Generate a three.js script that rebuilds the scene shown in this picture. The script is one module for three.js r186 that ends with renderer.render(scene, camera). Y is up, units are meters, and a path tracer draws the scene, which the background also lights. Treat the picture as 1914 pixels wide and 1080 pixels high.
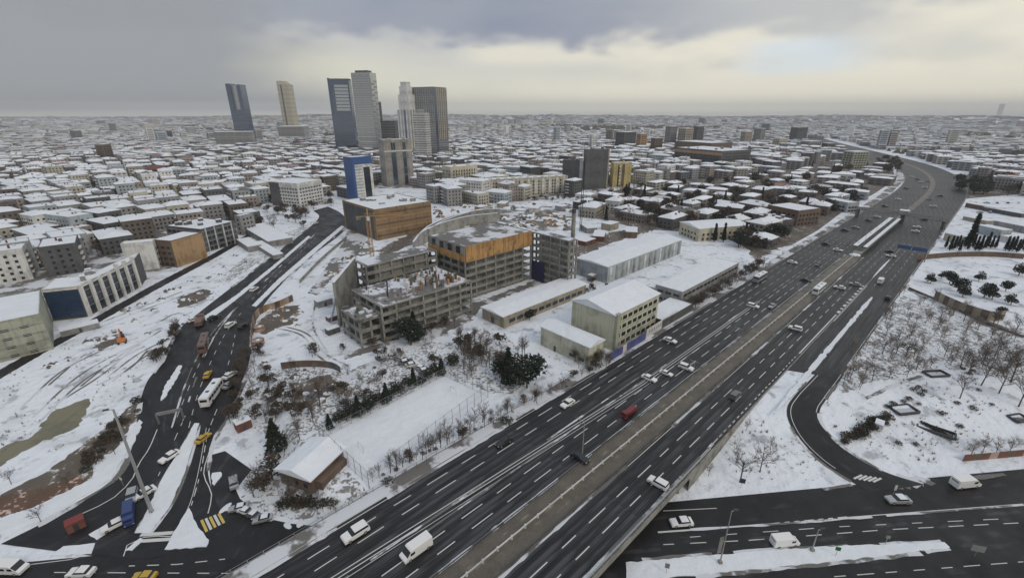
import * as THREE from 'three';
import { mergeGeometries } from 'three/addons/utils/BufferGeometryUtils.js';
import { TessellateModifier } from 'three/addons/modifiers/TessellateModifier.js';

// ---------------------------------------------------------------- camera, sky, sun, exposure
const F = 857, CX = 957, CY = 540, HY = 208, H = 84;          // focal length and horizon row read off the photograph (1914 x 1080)
const PITCH = Math.atan((CY - HY) / F), CP = Math.cos(PITCH), SP = Math.sin(PITCH);
const scene = new THREE.Scene();
const camera = new THREE.PerspectiveCamera(2 * Math.atan(540 / F) * 180 / Math.PI, 1914 / 1080, 1, 40000);
camera.position.set(0, H, 0); camera.rotation.x = -PITCH; scene.add(camera);
const renderer = new THREE.WebGLRenderer({ antialias: true });
renderer.setSize(1024, 577);
renderer.toneMapping = THREE.LinearToneMapping;
renderer.toneMappingExposure = 1.05;
renderer.shadowMap.enabled = true;
renderer.shadowMap.type = THREE.PCFSoftShadowMap;

function rng(seed) { let a = seed >>> 0; return () => { a = (a + 0x6D2B79F5) | 0; let t = Math.imul(a ^ (a >>> 15), 1 | a); t = (t + Math.imul(t ^ (t >>> 7), 61 | t)) ^ t; return ((t ^ (t >>> 14)) >>> 0) / 4294967296; }; }
const clamp = (x, a = 0, b = 1) => Math.min(b, Math.max(a, x));
const sstep = (a, b, x) => { const t = clamp((x - a) / (b - a)); return t * t * (3 - 2 * t); };
const mix = (a, b, t) => a + (b - a) * t;
function hash2(x, y, s) { let h = Math.imul(x, 374761393) ^ Math.imul(y, 668265263) ^ Math.imul(s, 974634721); h = Math.imul(h ^ (h >>> 13), 1274126177); return ((h ^ (h >>> 16)) >>> 0) / 4294967296; }
function vnoise(x, y, per, s) {
  const xi = Math.floor(x), yi = Math.floor(y); let fx = x - xi, fy = y - yi; fx = fx * fx * (3 - 2 * fx); fy = fy * fy * (3 - 2 * fy);
  const m = v => per ? ((v % per) + per) % per : v;
  const a = hash2(m(xi), m(yi), s), b = hash2(m(xi + 1), m(yi), s), c = hash2(m(xi), m(yi + 1), s), d = hash2(m(xi + 1), m(yi + 1), s);
  return mix(mix(a, b, fx), mix(c, d, fx), fy);
}
function fbm(x, y, per, s, oct = 4) { let v = 0, a = 0.5, n = 0; for (let i = 0; i < oct; i++) { v += a * vnoise(x, y, per, s + i * 17); n += a; a *= 0.5; x *= 2; y *= 2; if (per) per *= 2; } return v / n; }

// overcast winter sky: a grey snow shower on the left, a blue-grey deck above, cream broken cloud low on the right
function skyColour(az, el) {                                    // degrees; az 0 ahead, positive right
  const n1 = fbm(az * 0.11 + 40, el * 0.34 + 9, 0, 3, 5), n2 = fbm(az * 0.3 + 9, el * 0.9 + 70, 0, 11, 4), n3 = fbm(az * 0.05 + 3, el * 0.12, 0, 23, 3);
  const W = (a, b, c) => [a, b, c];
  const L = (p, q, t) => [mix(p[0], q[0], t), mix(p[1], q[1], t), mix(p[2], q[2], t)];
  const shower = W(.315, .33, .352), deck = W(.30, .33, .405), cream = W(.92, .88, .71), bright = W(.90, .85, .70), pale = W(.66, .655, .58), blue = W(.68, .78, .86);
  let c = L(W(.52, .535, .55), cream, sstep(8, 0.6, el) * .85);
  const right = sstep(-6, 30, az);
  c = L(c, pale, .4 * n2);
  c = L(c, bright, right * sstep(.38, .66, n1 + .10 * right) * sstep(1.5, 4, el) * .8);
  c = L(c, bright, sstep(-8, -2, az) * sstep(30, 14, az) * sstep(4.2, 5.6, el) * sstep(7.6, 6.3, el + (n2 - .5) * 2) * .62);       // cream bank under the deck
  c = L(c, blue, sstep(22, 27, az) * sstep(38, 31, az) * sstep(2.8, 4.2, el) * sstep(7.2, 5.8, el) * (.35 + .6 * n2));
  c = L(c, bright, sstep(30, 40, az) * sstep(2.5, 6, el + (n1 - .5) * 4) * .6);
  c = L(c, W(1.04, .985, .79), sstep(-12, 16, az) * sstep(4.2, .6, el) * .8);
  const edge = mix(7.0, 8.8, sstep(14, 38, az)) + (n2 - .5) * 2.6 + (n1 - .5) * 1.8;
  const dk = sstep(edge - .5, edge + 1.1, el);
  c = L(c, L(deck, W(.54, .55, .55), .85 * right * sstep(8, 26, az) + .15 * right + .5 * (n1 - .4)), dk * (1 - .35 * sstep(18, 60, el)));
  const glow = sstep(-33, -24, az) * sstep(-8, -20, az) * sstep(7.5, 4, el + (n2 - .5) * 2) * sstep(.3, 2.2, el);
  c = L(c, W(.74, .73, .58), glow * .6);
  c = L(c, shower, sstep(-17, -31, az + (n1 - .5) * 9) * .95);
  c = L(c, W(.335, .345, .36), sstep(-8, -26, az) * sstep(3.2, .4, el) * .9);
  c = L(c, W(.56, .61, .70), sstep(14, 55, el) * .9 * (.75 + .5 * n3));
  return c;
}
{
  const w = 1440, h = 720, data = new Float32Array(w * h * 4);
  for (let j = 0; j < h; j++) for (let i = 0; i < w; i++) {
    const el = ((j + .5) / h - .5) * 180, phi = ((i + .5) / w - .5) * 360; let az = phi + 90; if (az > 180) az -= 360;
    let wrap = Math.abs(az) > 150 ? (180 - Math.abs(az)) / 30 : 1;
    let c = skyColour(az, Math.max(el, .05));
    if (wrap < 1) { const m = [.43, .44, .455]; c = c.map((v, k) => mix(m[k], v, wrap)); }
    const k = (j * w + i) * 4; data[k] = c[0]; data[k + 1] = c[1]; data[k + 2] = c[2]; data[k + 3] = 1;
  }
  const t = new THREE.DataTexture(data, w, h, THREE.RGBAFormat, THREE.FloatType);
  t.mapping = THREE.EquirectangularReflectionMapping; t.magFilter = THREE.LinearFilter; t.minFilter = THREE.LinearFilter; t.needsUpdate = true;
  scene.background = t; scene.environment = t;
}
scene.fog = new THREE.FogExp2(0xe6e9ee, 0.0001);
const sun = new THREE.DirectionalLight(0xfff0dc, .85);
sun.position.set(260, 330, 120); sun.target.position.set(0, 0, -150); sun.castShadow = true; sun.shadow.radius = 30;
sun.shadow.mapSize.set(2048, 2048);
Object.assign(sun.shadow.camera, { left: -500, right: 500, top: 500, bottom: -500, near: 10, far: 1500 });
scene.add(sun, sun.target);

// ---------------------------------------------------------------- pixel rays meet the ground
const DROP = 5.5;
function elev(x, z) {                                            // ground height: the cross road runs in a cutting under the highway
  const d = -z; let e = 0;
  const d0 = 86.9 + .113 * (x - 42.2);
  const xs = -58 - Math.max(0, d - 84) * .6;                    // right border of the sloping left road
  let wid = x > 25 ? mix(9, 34, sstep(25, 60, x)) : x > xs + 14 ? 9 : mix(95, 9, sstep(xs, xs + 14, x));
  e = -DROP * (1 - sstep(d0, d0 + wid, d));
  const r = Math.hypot(x, z);
  if (r > 900) { const k = sstep(900, 2600, r), k2 = sstep(2500, 7000, r); e += k * 26 * (fbm(x * .0011 + 31, z * .0011 + 7, 0, 5, 3) - .55) + k2 * 120 * (fbm(x * .0004 + 3, z * .0004, 0, 9, 3) - .52); }
  return e;
}
function PX(px, py, y = 0) { const u = (px - CX) / F, v = (py - CY) / F, t = (H - y) / (v * CP + SP); return [u * t, -t * (CP - v * SP)]; }
function GP(px, py) { let y = 0, p = PX(px, py, 0); for (let i = 0; i < 8; i++) { y = .5 * y + .5 * elev(p[0], p[1]); p = PX(px, py, y); } return p; }
function yAt(x, z, py) { const d = -z, v = (py - CY) / F; return H + d * (v * CP + SP) / (v * SP - CP); }   // height of the point above (x,z) seen in row py
function toPx(x, y, z) { const d = -z, Yc = (y - H) * CP + d * SP, Zc = d * CP - (y - H) * SP; return [CX + F * x / Zc, CY - F * Yc / Zc, Zc]; }

// ---------------------------------------------------------------- names and things
const used = {};
function numbered(n) { const k = used[n] = (used[n] ?? -1) + 1; return k ? `${n}_${String(k).padStart(3, '0')}` : n; }
function setTag(o, label, category, group) { o.userData.label = label; o.userData.category = category; if (group) o.userData.group = group; return o; }
function thing(name, label, category, pos = [0, 0, 0], group, turn = 0) {
  const g = new THREE.Group(); g.name = numbered(name); g.position.set(...pos); g.rotation.y = turn; setTag(g, label, category, group); scene.add(g); return g;
}
function structure(name) { const g = new THREE.Group(); g.name = numbered(name); g.userData.kind = 'structure'; scene.add(g); return g; }
function copyOf(o, pos, turn, label, group, scale) {
  const c = o.clone(); c.name = numbered(o.name.replace(/_\d{3}$/, '')); c.userData = { ...o.userData }; c.position.set(...pos); c.rotation.y = turn;
  if (scale) c.scale.setScalar(scale);
  if (label) c.userData.label = label; if (group) c.userData.group = group; scene.add(c); return c;
}

// ---------------------------------------------------------------- mesh collector
class MB {
  constructor(vc) { this.p = []; this.n = []; this.u = []; this.c = vc ? [] : null; this.col = [1, 1, 1]; }
  tri(a, b, c, ua, ub, uc) {
    const e1 = [b[0] - a[0], b[1] - a[1], b[2] - a[2]], e2 = [c[0] - a[0], c[1] - a[1], c[2] - a[2]];
    let n = [e1[1] * e2[2] - e1[2] * e2[1], e1[2] * e2[0] - e1[0] * e2[2], e1[0] * e2[1] - e1[1] * e2[0]]; const l = Math.hypot(...n) || 1; n = n.map(v => v / l);
    for (const q of [a, b, c]) { this.p.push(...q); this.n.push(...n); if (this.c) this.c.push(...this.col); }
    const f = q => Math.abs(n[1]) > .6 ? [q[0], q[2]] : Math.abs(n[0]) > Math.abs(n[2]) ? [q[2], q[1]] : [q[0], q[1]];
    this.u.push(...(ua || f(a)), ...(ub || f(b)), ...(uc || f(c)));
  }
  quad(a, b, c, d, uv) { if (uv) { this.tri(a, b, c, uv[0], uv[1], uv[2]); this.tri(a, c, d, uv[0], uv[2], uv[3]); } else { this.tri(a, b, c); this.tri(a, c, d); } return this; }
  box(cx, cy, cz, sx, sy, sz, ang = 0) {                        // centre and size, turned about y
    const ca = Math.cos(ang), sa = Math.sin(ang), P = (i, j, k) => { const x = i * sx / 2, z = k * sz / 2; return [cx + x * ca + z * sa, cy + j * sy / 2, cz - x * sa + z * ca]; };
    const q = (a, b, c, d) => this.quad(P(...a), P(...b), P(...c), P(...d));
    q([-1, -1, 1], [1, -1, 1], [1, 1, 1], [-1, 1, 1]); q([1, -1, -1], [-1, -1, -1], [-1, 1, -1], [1, 1, -1]);
    q([1, -1, 1], [1, -1, -1], [1, 1, -1], [1, 1, 1]); q([-1, -1, -1], [-1, -1, 1], [-1, 1, 1], [-1, 1, -1]);
    q([-1, 1, 1], [1, 1, 1], [1, 1, -1], [-1, 1, -1]); q([-1, -1, -1], [1, -1, -1], [1, -1, 1], [-1, -1, 1]);
    return this;
  }
  bar(a, b, w, h = w) {                                         // square bar between two points
    const d = [b[0] - a[0], b[1] - a[1], b[2] - a[2]], l = Math.hypot(...d) || 1; const t = d.map(v => v / l);
    let r = Math.abs(t[1]) > .95 ? [1, 0, 0] : [-t[2], 0, t[0]]; const rl = Math.hypot(...r); r = r.map(v => v / rl);
    const up = [t[1] * r[2] - t[2] * r[1], t[2] * r[0] - t[0] * r[2], t[0] * r[1] - t[1] * r[0]];
    const C = (o, i, j) => [0, 1, 2].map(k => o[k] + r[k] * i * w / 2 + up[k] * j * h / 2);
    const k = [[-1, -1], [1, -1], [1, 1], [-1, 1]];
    for (let i = 0; i < 4; i++) { const m = (i + 1) % 4; this.quad(C(a, ...k[i]), C(a, ...k[m]), C(b, ...k[m]), C(b, ...k[i])); }
    this.quad(C(a, ...k[3]), C(a, ...k[2]), C(a, ...k[1]), C(a, ...k[0])); this.quad(C(b, ...k[0]), C(b, ...k[1]), C(b, ...k[2]), C(b, ...k[3])); return this;
  }
  taper(a, b, ra, rb, n = 5) {                                  // round tapered limb
    const d = [b[0] - a[0], b[1] - a[1], b[2] - a[2]], l = Math.hypot(...d) || 1, t = d.map(v => v / l);
    let r = Math.abs(t[1]) > .9 ? [1, 0, 0] : [-t[2], 0, t[0]]; const dt = r[0] * t[0] + r[1] * t[1] + r[2] * t[2]; r = r.map((v, k) => v - dt * t[k]); const rl = Math.hypot(...r); r = r.map(v => v / rl);
    const q = [t[1] * r[2] - t[2] * r[1], t[2] * r[0] - t[0] * r[2], t[0] * r[1] - t[1] * r[0]];
    const C = (o, R, i) => { const w = i / n * Math.PI * 2; return [0, 1, 2].map(k => o[k] + R * (r[k] * Math.cos(w) + q[k] * Math.sin(w))); };
    for (let i = 0; i < n; i++) this.quad(C(a, ra, i), C(a, ra, i + 1), C(b, rb, i + 1), C(b, rb, i));
    if (rb > .04) for (let i = 1; i < n - 1; i++) this.tri(C(b, rb, 0), C(b, rb, i), C(b, rb, i + 1));
    return this;
  }
  prism(poly, y0, y1, top = true, bottom = false) {
    const P = ccw(poly), n = P.length;
    for (let i = 0; i < n; i++) { const a = P[i], b = P[(i + 1) % n]; this.quad([a[0], y0, a[1]], [b[0], y0, b[1]], [b[0], y1, b[1]], [a[0], y1, a[1]]); }
    if (top || bottom) { const f = THREE.ShapeUtils.triangulateShape(P.map(p => new THREE.Vector2(p[0], -p[1])), []);
      for (const [i, j, k] of f) { const A = P[i], B = P[j], C = P[k]; if (top) this.up([A[0], y1, A[1]], [B[0], y1, B[1]], [C[0], y1, C[1]]); if (bottom) this.tri([A[0], y0, A[1]], [C[0], y0, C[1]], [B[0], y0, B[1]]); } }
    return this;
  }
  up(a, b, c) { const ny = (b[2] - a[2]) * (c[0] - a[0]) - (b[0] - a[0]) * (c[2] - a[2]); if (ny >= 0) this.tri(a, b, c); else this.tri(a, c, b); }
  get count() { return this.p.length / 9; }
  geo(ox = 0, oy = 0, oz = 0) {
    const g = new THREE.BufferGeometry(), p = Float32Array.from(this.p); if (ox || oy || oz) for (let i = 0; i < p.length; i += 3) { p[i] -= ox; p[i + 1] -= oy; p[i + 2] -= oz; }
    g.setAttribute('position', new THREE.BufferAttribute(p, 3)); g.setAttribute('normal', new THREE.BufferAttribute(Float32Array.from(this.n), 3)); g.setAttribute('uv', new THREE.BufferAttribute(Float32Array.from(this.u), 2));
    if (this.c) g.setAttribute('color', new THREE.BufferAttribute(Float32Array.from(this.c), 3)); return g;
  }
  build(name, mat, parent, kind) {                              // geometry is in world metres; a parent's base is subtracted
    if (!this.p.length) return null; let o = [0, 0, 0]; if (parent && parent !== scene) { let q = parent; while (q && q !== scene) { o = [o[0] + q.position.x, o[1] + q.position.y, o[2] + q.position.z]; q = q.parent; } }
    const m = new THREE.Mesh(this.geo(...o), mat); m.name = !parent || parent === scene ? numbered(name) : name; if (kind) m.userData.kind = kind; m.castShadow = m.receiveShadow = true; (parent || scene).add(m); return m;
  }
}
function ccw(poly) { let s = 0; for (let i = 0; i < poly.length; i++) { const a = poly[i], b = poly[(i + 1) % poly.length]; s += a[0] * -b[1] - b[0] * -a[1]; } return s > 0 ? poly : [...poly].reverse(); }   // counter-clockwise seen from above
function inset(poly, m) { const c = centre(poly); return poly.map(p => { const d = [p[0] - c[0], p[1] - c[1]], l = Math.hypot(...d); return [c[0] + d[0] * (1 - m * 1.3 / l), c[1] + d[1] * (1 - m * 1.3 / l)]; }); }
function centre(poly) { let x = 0, z = 0; for (const p of poly) { x += p[0]; z += p[1]; } return [x / poly.length, z / poly.length]; }
function inPoly(p, poly) { let r = false; for (let i = 0, j = poly.length - 1; i < poly.length; j = i++) { const a = poly[i], b = poly[j]; if ((a[1] > p[1]) !== (b[1] > p[1]) && p[0] < (b[0] - a[0]) * (p[1] - a[1]) / (b[1] - a[1]) + a[0]) r = !r; } return r; }
const rectPoly = (cx, cz, w, d, ang) => { const ca = Math.cos(ang), sa = Math.sin(ang); return [[-1, 1], [1, 1], [1, -1], [-1, -1]].map(([i, k]) => [cx + i * w / 2 * ca + k * d / 2 * sa, cz - i * w / 2 * sa + k * d / 2 * ca]); };

// ---------------------------------------------------------------- procedural materials
function tex(size, fn, srgb, rep) {
  const d = new Uint8Array(size * size * 4);
  for (let j = 0; j < size; j++) for (let i = 0; i < size; i++) { const c = fn(i / size, j / size), k = (j * size + i) * 4; if (typeof c === 'number') d[k] = d[k + 1] = d[k + 2] = clamp(c) * 255; else for (let q = 0; q < 3; q++) d[k + q] = clamp(c[q]) * 255; d[k + 3] = 255; }
  const t = new THREE.DataTexture(d, size, size); t.wrapS = t.wrapT = THREE.RepeatWrapping; t.magFilter = THREE.LinearFilter; t.minFilter = THREE.LinearMipmapLinearFilter; t.generateMipmaps = true; if (srgb) t.colorSpace = THREE.SRGBColorSpace; t.repeat.set(1 / rep, 1 / rep); t.needsUpdate = true; return t;
}
const s01 = v => v <= .0031308 ? 12.92 * v : 1.055 * Math.pow(v, 1 / 2.4) - .055;
const lin = (a, b, c) => [s01(a), s01(b), s01(c)];
const T = {
  snow: tex(1024, (u, v) => { const a = fbm(u * 6, v * 6, 6, 41, 6), b = fbm(u * 24, v * 24, 24, 77, 4), c = fbm(u * 90, v * 90, 90, 13, 2); let k = .86 - .10 * sstep(.5, .75, a) - .05 * b; const dirt = sstep(.62, .78, b * .7 + a * .4) * .38 + sstep(.80, .9, c) * .25; k = k * (1 - dirt); return lin(k * .92, k * .965, k + .02 * (1 - dirt)); }, true, 64),
  clean: tex(512, (u, v) => { const a = fbm(u * 8, v * 8, 8, 5, 5), c = fbm(u * 60, v * 60, 60, 19, 2); const k = .87 - .09 * a - .05 * c; return lin(k * .925, k * .968, k * 1.015); }, true, 24),
  bump: tex(512, (u, v) => fbm(u * 12, v * 12, 12, 3, 6), false, 18),
  asphalt: tex(512, (u, v) => { const a = fbm(u * 7, v * 7, 7, 8, 5), c = fbm(u * 120, v * 120, 120, 2, 2); const st = sstep(.58, .8, fbm(u * 30, v * 5, 30, 91, 3) * .55 + a * .5) * .03; const k = .010 + .020 * a + .008 * (c - .5) + st; return lin(k, k, k * 1.08); }, true, 30),
  lane: tex(512, (u, v) => { const a = fbm(u * 3, v * 9, 3, 18, 5), c = fbm(u * 40, v * 200, 40, 22, 2), st = fbm(u * 14, v * 3, 14, 55, 3); const tr = Math.exp(-(((u - .28) / .09) ** 2)) + Math.exp(-(((u - .72) / .09) ** 2)); const pt = sstep(.60, .64, fbm(u * 2, v * 4, 2, 66, 2)); let k = .012 + .020 * a + .010 * (c - .5) + .012 * (st - .45) - .006 * tr + .008 * pt; const salt = sstep(.52, .76, st * .6 + a * .5) * .045 * (1 - .6 * tr); k += salt; return lin(k, k, k * 1.08); }, true, 1),
  laneWet: tex(256, (u, v) => { const a = fbm(u * 3, v * 9, 3, 18, 4), tr = Math.exp(-(((u - .28) / .09) ** 2)) + Math.exp(-(((u - .72) / .09) ** 2)); return .34 + .34 * a - .14 * tr; }, false, 1),
  wet: tex(512, (u, v) => .22 + .46 * fbm(u * 7, v * 7, 7, 91, 5), false, 30),
  plaster: tex(512, (u, v) => { const a = fbm(u * 5, v * 5, 5, 61, 5), b = fbm(u * 40, v * 3, 40, 33, 3), c = fbm(u * 80, v * 80, 80, 7, 2); const k = .92 - .28 * sstep(.45, .8, a) - .16 * sstep(.5, .8, b) + .12 * (c - .5); return lin(k, k * .99, k * .97); }, true, 16),
  concrete: tex(512, (u, v) => { const a = fbm(u * 4, v * 4, 4, 101, 6), b = fbm(u * 30, v * 5, 30, 3, 3); const k = .9 - .45 * sstep(.4, .8, a) - .2 * sstep(.5, .85, b); return lin(k, k * .985, k * .95); }, true, 14),
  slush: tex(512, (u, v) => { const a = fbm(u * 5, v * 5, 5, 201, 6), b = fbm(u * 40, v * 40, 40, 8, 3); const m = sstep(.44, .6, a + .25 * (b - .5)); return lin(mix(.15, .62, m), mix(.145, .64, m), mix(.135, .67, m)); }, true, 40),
  earth: tex(512, (u, v) => { const a = fbm(u * 6, v * 6, 6, 301, 6), b = fbm(u * 40, v * 40, 40, 81, 3); const m = sstep(.64, .76, a * .6 + b * .5); return lin(mix(.10 + .06 * a, .6, m), mix(.085 + .05 * a, .61, m), mix(.068 + .04 * a, .63, m)); }, true, 26),
  scrub: tex(1024, (u, v) => { const a = fbm(u * 5, v * 5, 5, 701, 5), b = fbm(u * 70, v * 70, 70, 702, 3), c = fbm(u * 22, v * 22, 22, 703, 3); const m = sstep(.52, .66, b * .55 + c * .3 + a * .25); const k = .84 - .1 * c; return lin(mix(k * .92, .11, m * .8), mix(k * .965, .092, m * .8), mix(k * 1.01, .072, m * .8)); }, true, 40),
  formwork: tex(512, (u, v) => { const a = fbm(u * 30, v * 2, 30, 401, 4), b = fbm(u * 6, v * 6, 6, 51, 4), pl = hash2(Math.floor(u * 12), Math.floor(v * 5), 4); const k = .55 + .35 * pl + .3 * (a - .5) - .3 * sstep(.5, .8, b); return lin(k, k * .97, k * .9); }, true, 12),
};
for (const k of ['lane', 'laneWet']) T[k].repeat.set(1 / 3.55, 1 / 70);
function mat(rgb, o = {}) { const m = new THREE.MeshStandardMaterial({ roughness: .85, metalness: 0, ...o }); m.color.setRGB(...rgb); return m; }
function wetMat(o) { return new THREE.MeshPhysicalMaterial({ ior: 1.33, metalness: 0, ...o }); }   // a film of water lies on the tarmac
const M = {
  snow: mat([1, 1, 1], { map: T.snow, bumpMap: T.bump, bumpScale: .5, roughness: .95 }),
  roofSnow: mat([1, 1, 1], { map: T.clean, bumpMap: T.bump, bumpScale: .25, roughness: .95 }),
  dustSnow: mat([.82, .82, .84], { map: T.slush, roughness: .9 }),
  deckSnow: mat([1.05, 1.06, 1.1], { map: T.slush, roughness: .9 }),
  scrub: mat([1, 1, 1], { map: T.scrub, bumpMap: T.bump, bumpScale: .4, roughness: .95 }),
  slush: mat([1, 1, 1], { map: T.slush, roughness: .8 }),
  earth: mat([1, 1, 1], { map: T.earth, bumpMap: T.bump, bumpScale: .4, roughness: .95 }),
  redEarth: mat([1.0, .74, .62], { map: T.earth, bumpMap: T.bump, bumpScale: .4, roughness: .95 }),
  asphalt: wetMat({ map: T.asphalt, roughness: 1, roughnessMap: T.wet }),
  lane: wetMat({ map: T.lane, roughness: 1, roughnessMap: T.laneWet }),
  median: mat([6, 5.2, 3.7], { map: T.asphalt, roughness: 1, roughnessMap: T.wet }),
  paint: mat([.62, .62, .6], { roughness: .6 }), yellowPaint: mat([.62, .45, .10], { roughness: .6 }),
  kerb: mat([.36, .36, .35], { map: T.concrete }), concrete: mat([.34, .335, .31], { map: T.concrete }), slab: mat([.30, .30, .28], { map: T.concrete }), darkConcrete: mat([.16, .16, .16], { map: T.concrete }),
  steel: mat([.32, .33, .34], { metalness: .6, roughness: .45 }), galvanised: mat([.42, .43, .43], { metalness: .5, roughness: .5 }), darkSteel: mat([.06, .062, .068], { metalness: .3, roughness: .5 }),
  glass: mat([.022, .028, .035], { roughness: .12, metalness: 0 }), blueGlass: mat([.02, .045, .10], { roughness: .12 }), towerGlass: mat([.25, .26, .265], { roughness: .14, metalness: .65 }), darkTower: mat([.13, .16, .22], { roughness: .12, metalness: .75 }), paleTower: mat([.42, .44, .44], { roughness: .16, metalness: .6 }),
  formwork: mat([.56, .33, .14], { map: T.formwork, roughness: .8 }), brick: mat([.20, .085, .06], { map: T.plaster }), brownClad: mat([.31, .21, .115], { map: T.plaster, roughness: .7 }),
  white: mat([.74, .74, .72], { map: T.plaster }), cream: mat([.58, .54, .42], { map: T.plaster }), tan: mat([.44, .29, .16], { map: T.plaster }), beige: mat([.42, .37, .29], { map: T.plaster }), grey: mat([.32, .32, .32], { map: T.plaster }), darkGrey: mat([.12, .12, .125], { map: T.plaster }), brown: mat([.17, .12, .09], { map: T.plaster }), olive: mat([.40, .42, .33], { map: T.plaster }), schoolGreen: mat([.60, .60, .48], { map: T.plaster }), paleBlue: mat([.42, .47, .50], { map: T.plaster }), pink: mat([.46, .34, .31], { map: T.plaster }), yellow: mat([.55, .45, .20], { map: T.plaster }), blueClad: mat([.035, .085, .23], { roughness: .35 }),
  cityBrown: mat([.165, .138, .118], { map: T.plaster }), cityPink: mat([.37, .32, .295], { map: T.plaster }), cityCream: mat([.52, .50, .43], { map: T.plaster }), cityBeige: mat([.39, .36, .31], { map: T.plaster }), towerStone: mat([.36, .345, .315], { map: T.plaster }),
  rubber: mat([.02, .02, .02], { roughness: .8 }), lampRed: mat([.35, .02, .02], { roughness: .3 }), lampClear: mat([.7, .7, .66], { roughness: .15 }),
  bark: mat([.085, .068, .055], { roughness: .95 }), twig: mat([.10, .08, .066], { roughness: .95 }), paleTwig: mat([.23, .19, .16], { roughness: .95 }),
  conifer: mat([.022, .034, .022], { roughness: .95, side: THREE.DoubleSide }), cypress: mat([.016, .026, .018], { roughness: .95, side: THREE.DoubleSide }), shrub: mat([.035, .038, .025], { roughness: .95, side: THREE.DoubleSide }), brownShrub: mat([.075, .058, .042], { roughness: .95, side: THREE.DoubleSide }),
  pond: mat([.20, .19, .115], { roughness: .35, map: T.plaster }), orange: mat([.55, .17, .04], { roughness: .5 }), red: mat([.20, .035, .03], { roughness: .5 }), purple: mat([.10, .085, .24], { roughness: .5 }), net: mat([.03, .03, .085], { roughness: .9 }), blue: mat([.045, .085, .22], { roughness: .45 }), taxi: mat([.50, .33, .04], { roughness: .35 }),
};

// ---------------------------------------------------------------- ground sheet
{
  const axis = (lo, a, b, hi, st) => { const r = []; for (let x = a; x <= b; x += st) r.push(x); let s = st, x = b; while (x < hi) { s *= 1.12; x += s; r.push(x); } s = st; x = a; while (x > lo) { s *= 1.12; x -= s; r.unshift(x); } return r; };
  const xs = axis(-9000, -190, 190, 9000, 2), ds = axis(-60, 40, 190, 8000, 2), nx = xs.length, nd = ds.length;
  const pos = [], uv = [], idx = [];
  for (const d of ds) for (const x of xs) { pos.push(x, elev(x, -d), -d); uv.push(x, -d); }
  for (let j = 0; j < nd - 1; j++) for (let i = 0; i < nx - 1; i++) { const a = j * nx + i, b = a + 1, c = a + nx, e = c + 1; idx.push(a, b, c, b, e, c); }
  const g = new THREE.BufferGeometry(); g.setAttribute('position', new THREE.Float32BufferAttribute(pos, 3)); g.setAttribute('uv', new THREE.Float32BufferAttribute(uv, 2)); g.setIndex(idx); g.computeVertexNormals();
  const m = new THREE.Mesh(g, M.snow); m.name = 'ground'; m.userData.kind = 'structure'; m.receiveShadow = true; scene.add(m);
}
// a sheet that follows the ground inside an outline; rough > 0 frays the outline
const rp = rng(99);
function sheet(poly, off, rough = 0, step = 3) {
  let P = ccw(poly);
  const Q = []; for (let i = 0; i < P.length; i++) { const a = P[i], b = P[(i + 1) % P.length], l = Math.hypot(b[0] - a[0], b[1] - a[1]), n = Math.max(1, Math.ceil(l / (rough ? Math.max(1.2, rough * 1.3) : step))); for (let k = 0; k < n; k++) { const t = k / n; Q.push([mix(a[0], b[0], t) + (k && rough ? (rp() - .5) * 2 * rough : 0), mix(a[1], b[1], t) + (k && rough ? (rp() - .5) * 2 * rough : 0)]); } }
  const f = THREE.ShapeUtils.triangulateShape(Q.map(p => new THREE.Vector2(p[0], -p[1])), []), pos = [];
  for (const t of f) for (const i of t) pos.push(Q[i][0], 0, Q[i][1]);
  let g = new THREE.BufferGeometry(); g.setAttribute('position', new THREE.Float32BufferAttribute(pos, 3)); g.setAttribute('normal', new THREE.Float32BufferAttribute(pos.map(() => 0), 3));
  g = new TessellateModifier(step, 7).modify(g);
  const p = g.attributes.position, mb = new MB();
  const V = i => { const x = p.getX(i), z = p.getZ(i); return [x, elev(x, z) + off, z]; };
  for (let i = 0; i < p.count; i += 3) mb.up(V(i), V(i + 1), V(i + 2));
  for (let i = 0; i < Q.length; i++) { const a = Q[i], b = Q[(i + 1) % Q.length], ya = elev(...a), yb = elev(...b); mb.quad([a[0], ya - .1, a[1]], [b[0], yb - .1, b[1]], [b[0], yb + off, b[1]], [a[0], ya + off, a[1]]); }
  return mb;
}
const pxPoly = L => L.map(([a, b]) => GP(a, b));
function patch(name, L, m, off, rough = 0) { const o = sheet(pxPoly(L), off, rough).build(name, m, scene); o.userData.kind = 'structure'; return o; }
function sample(P, st) { const r = []; for (let i = 0; i < P.length - 1; i++) { const a = P[i], b = P[i + 1], l = Math.hypot(b[0] - a[0], b[1] - a[1]), n = Math.max(1, Math.round(l / st)); for (let k = 0; k < n; k++) r.push([mix(a[0], b[0], k / n), mix(a[1], b[1], k / n)]); } r.push(P[P.length - 1]); return r; }
function spline(P, st = 4) { const c = new THREE.CatmullRomCurve3(P.map(p => new THREE.Vector3(p[0], 0, p[1])), false, 'centripetal'), n = Math.max(2, Math.round(c.getLength() / st)); return c.getSpacedPoints(n).map(v => [v.x, v.z]); }
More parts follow.
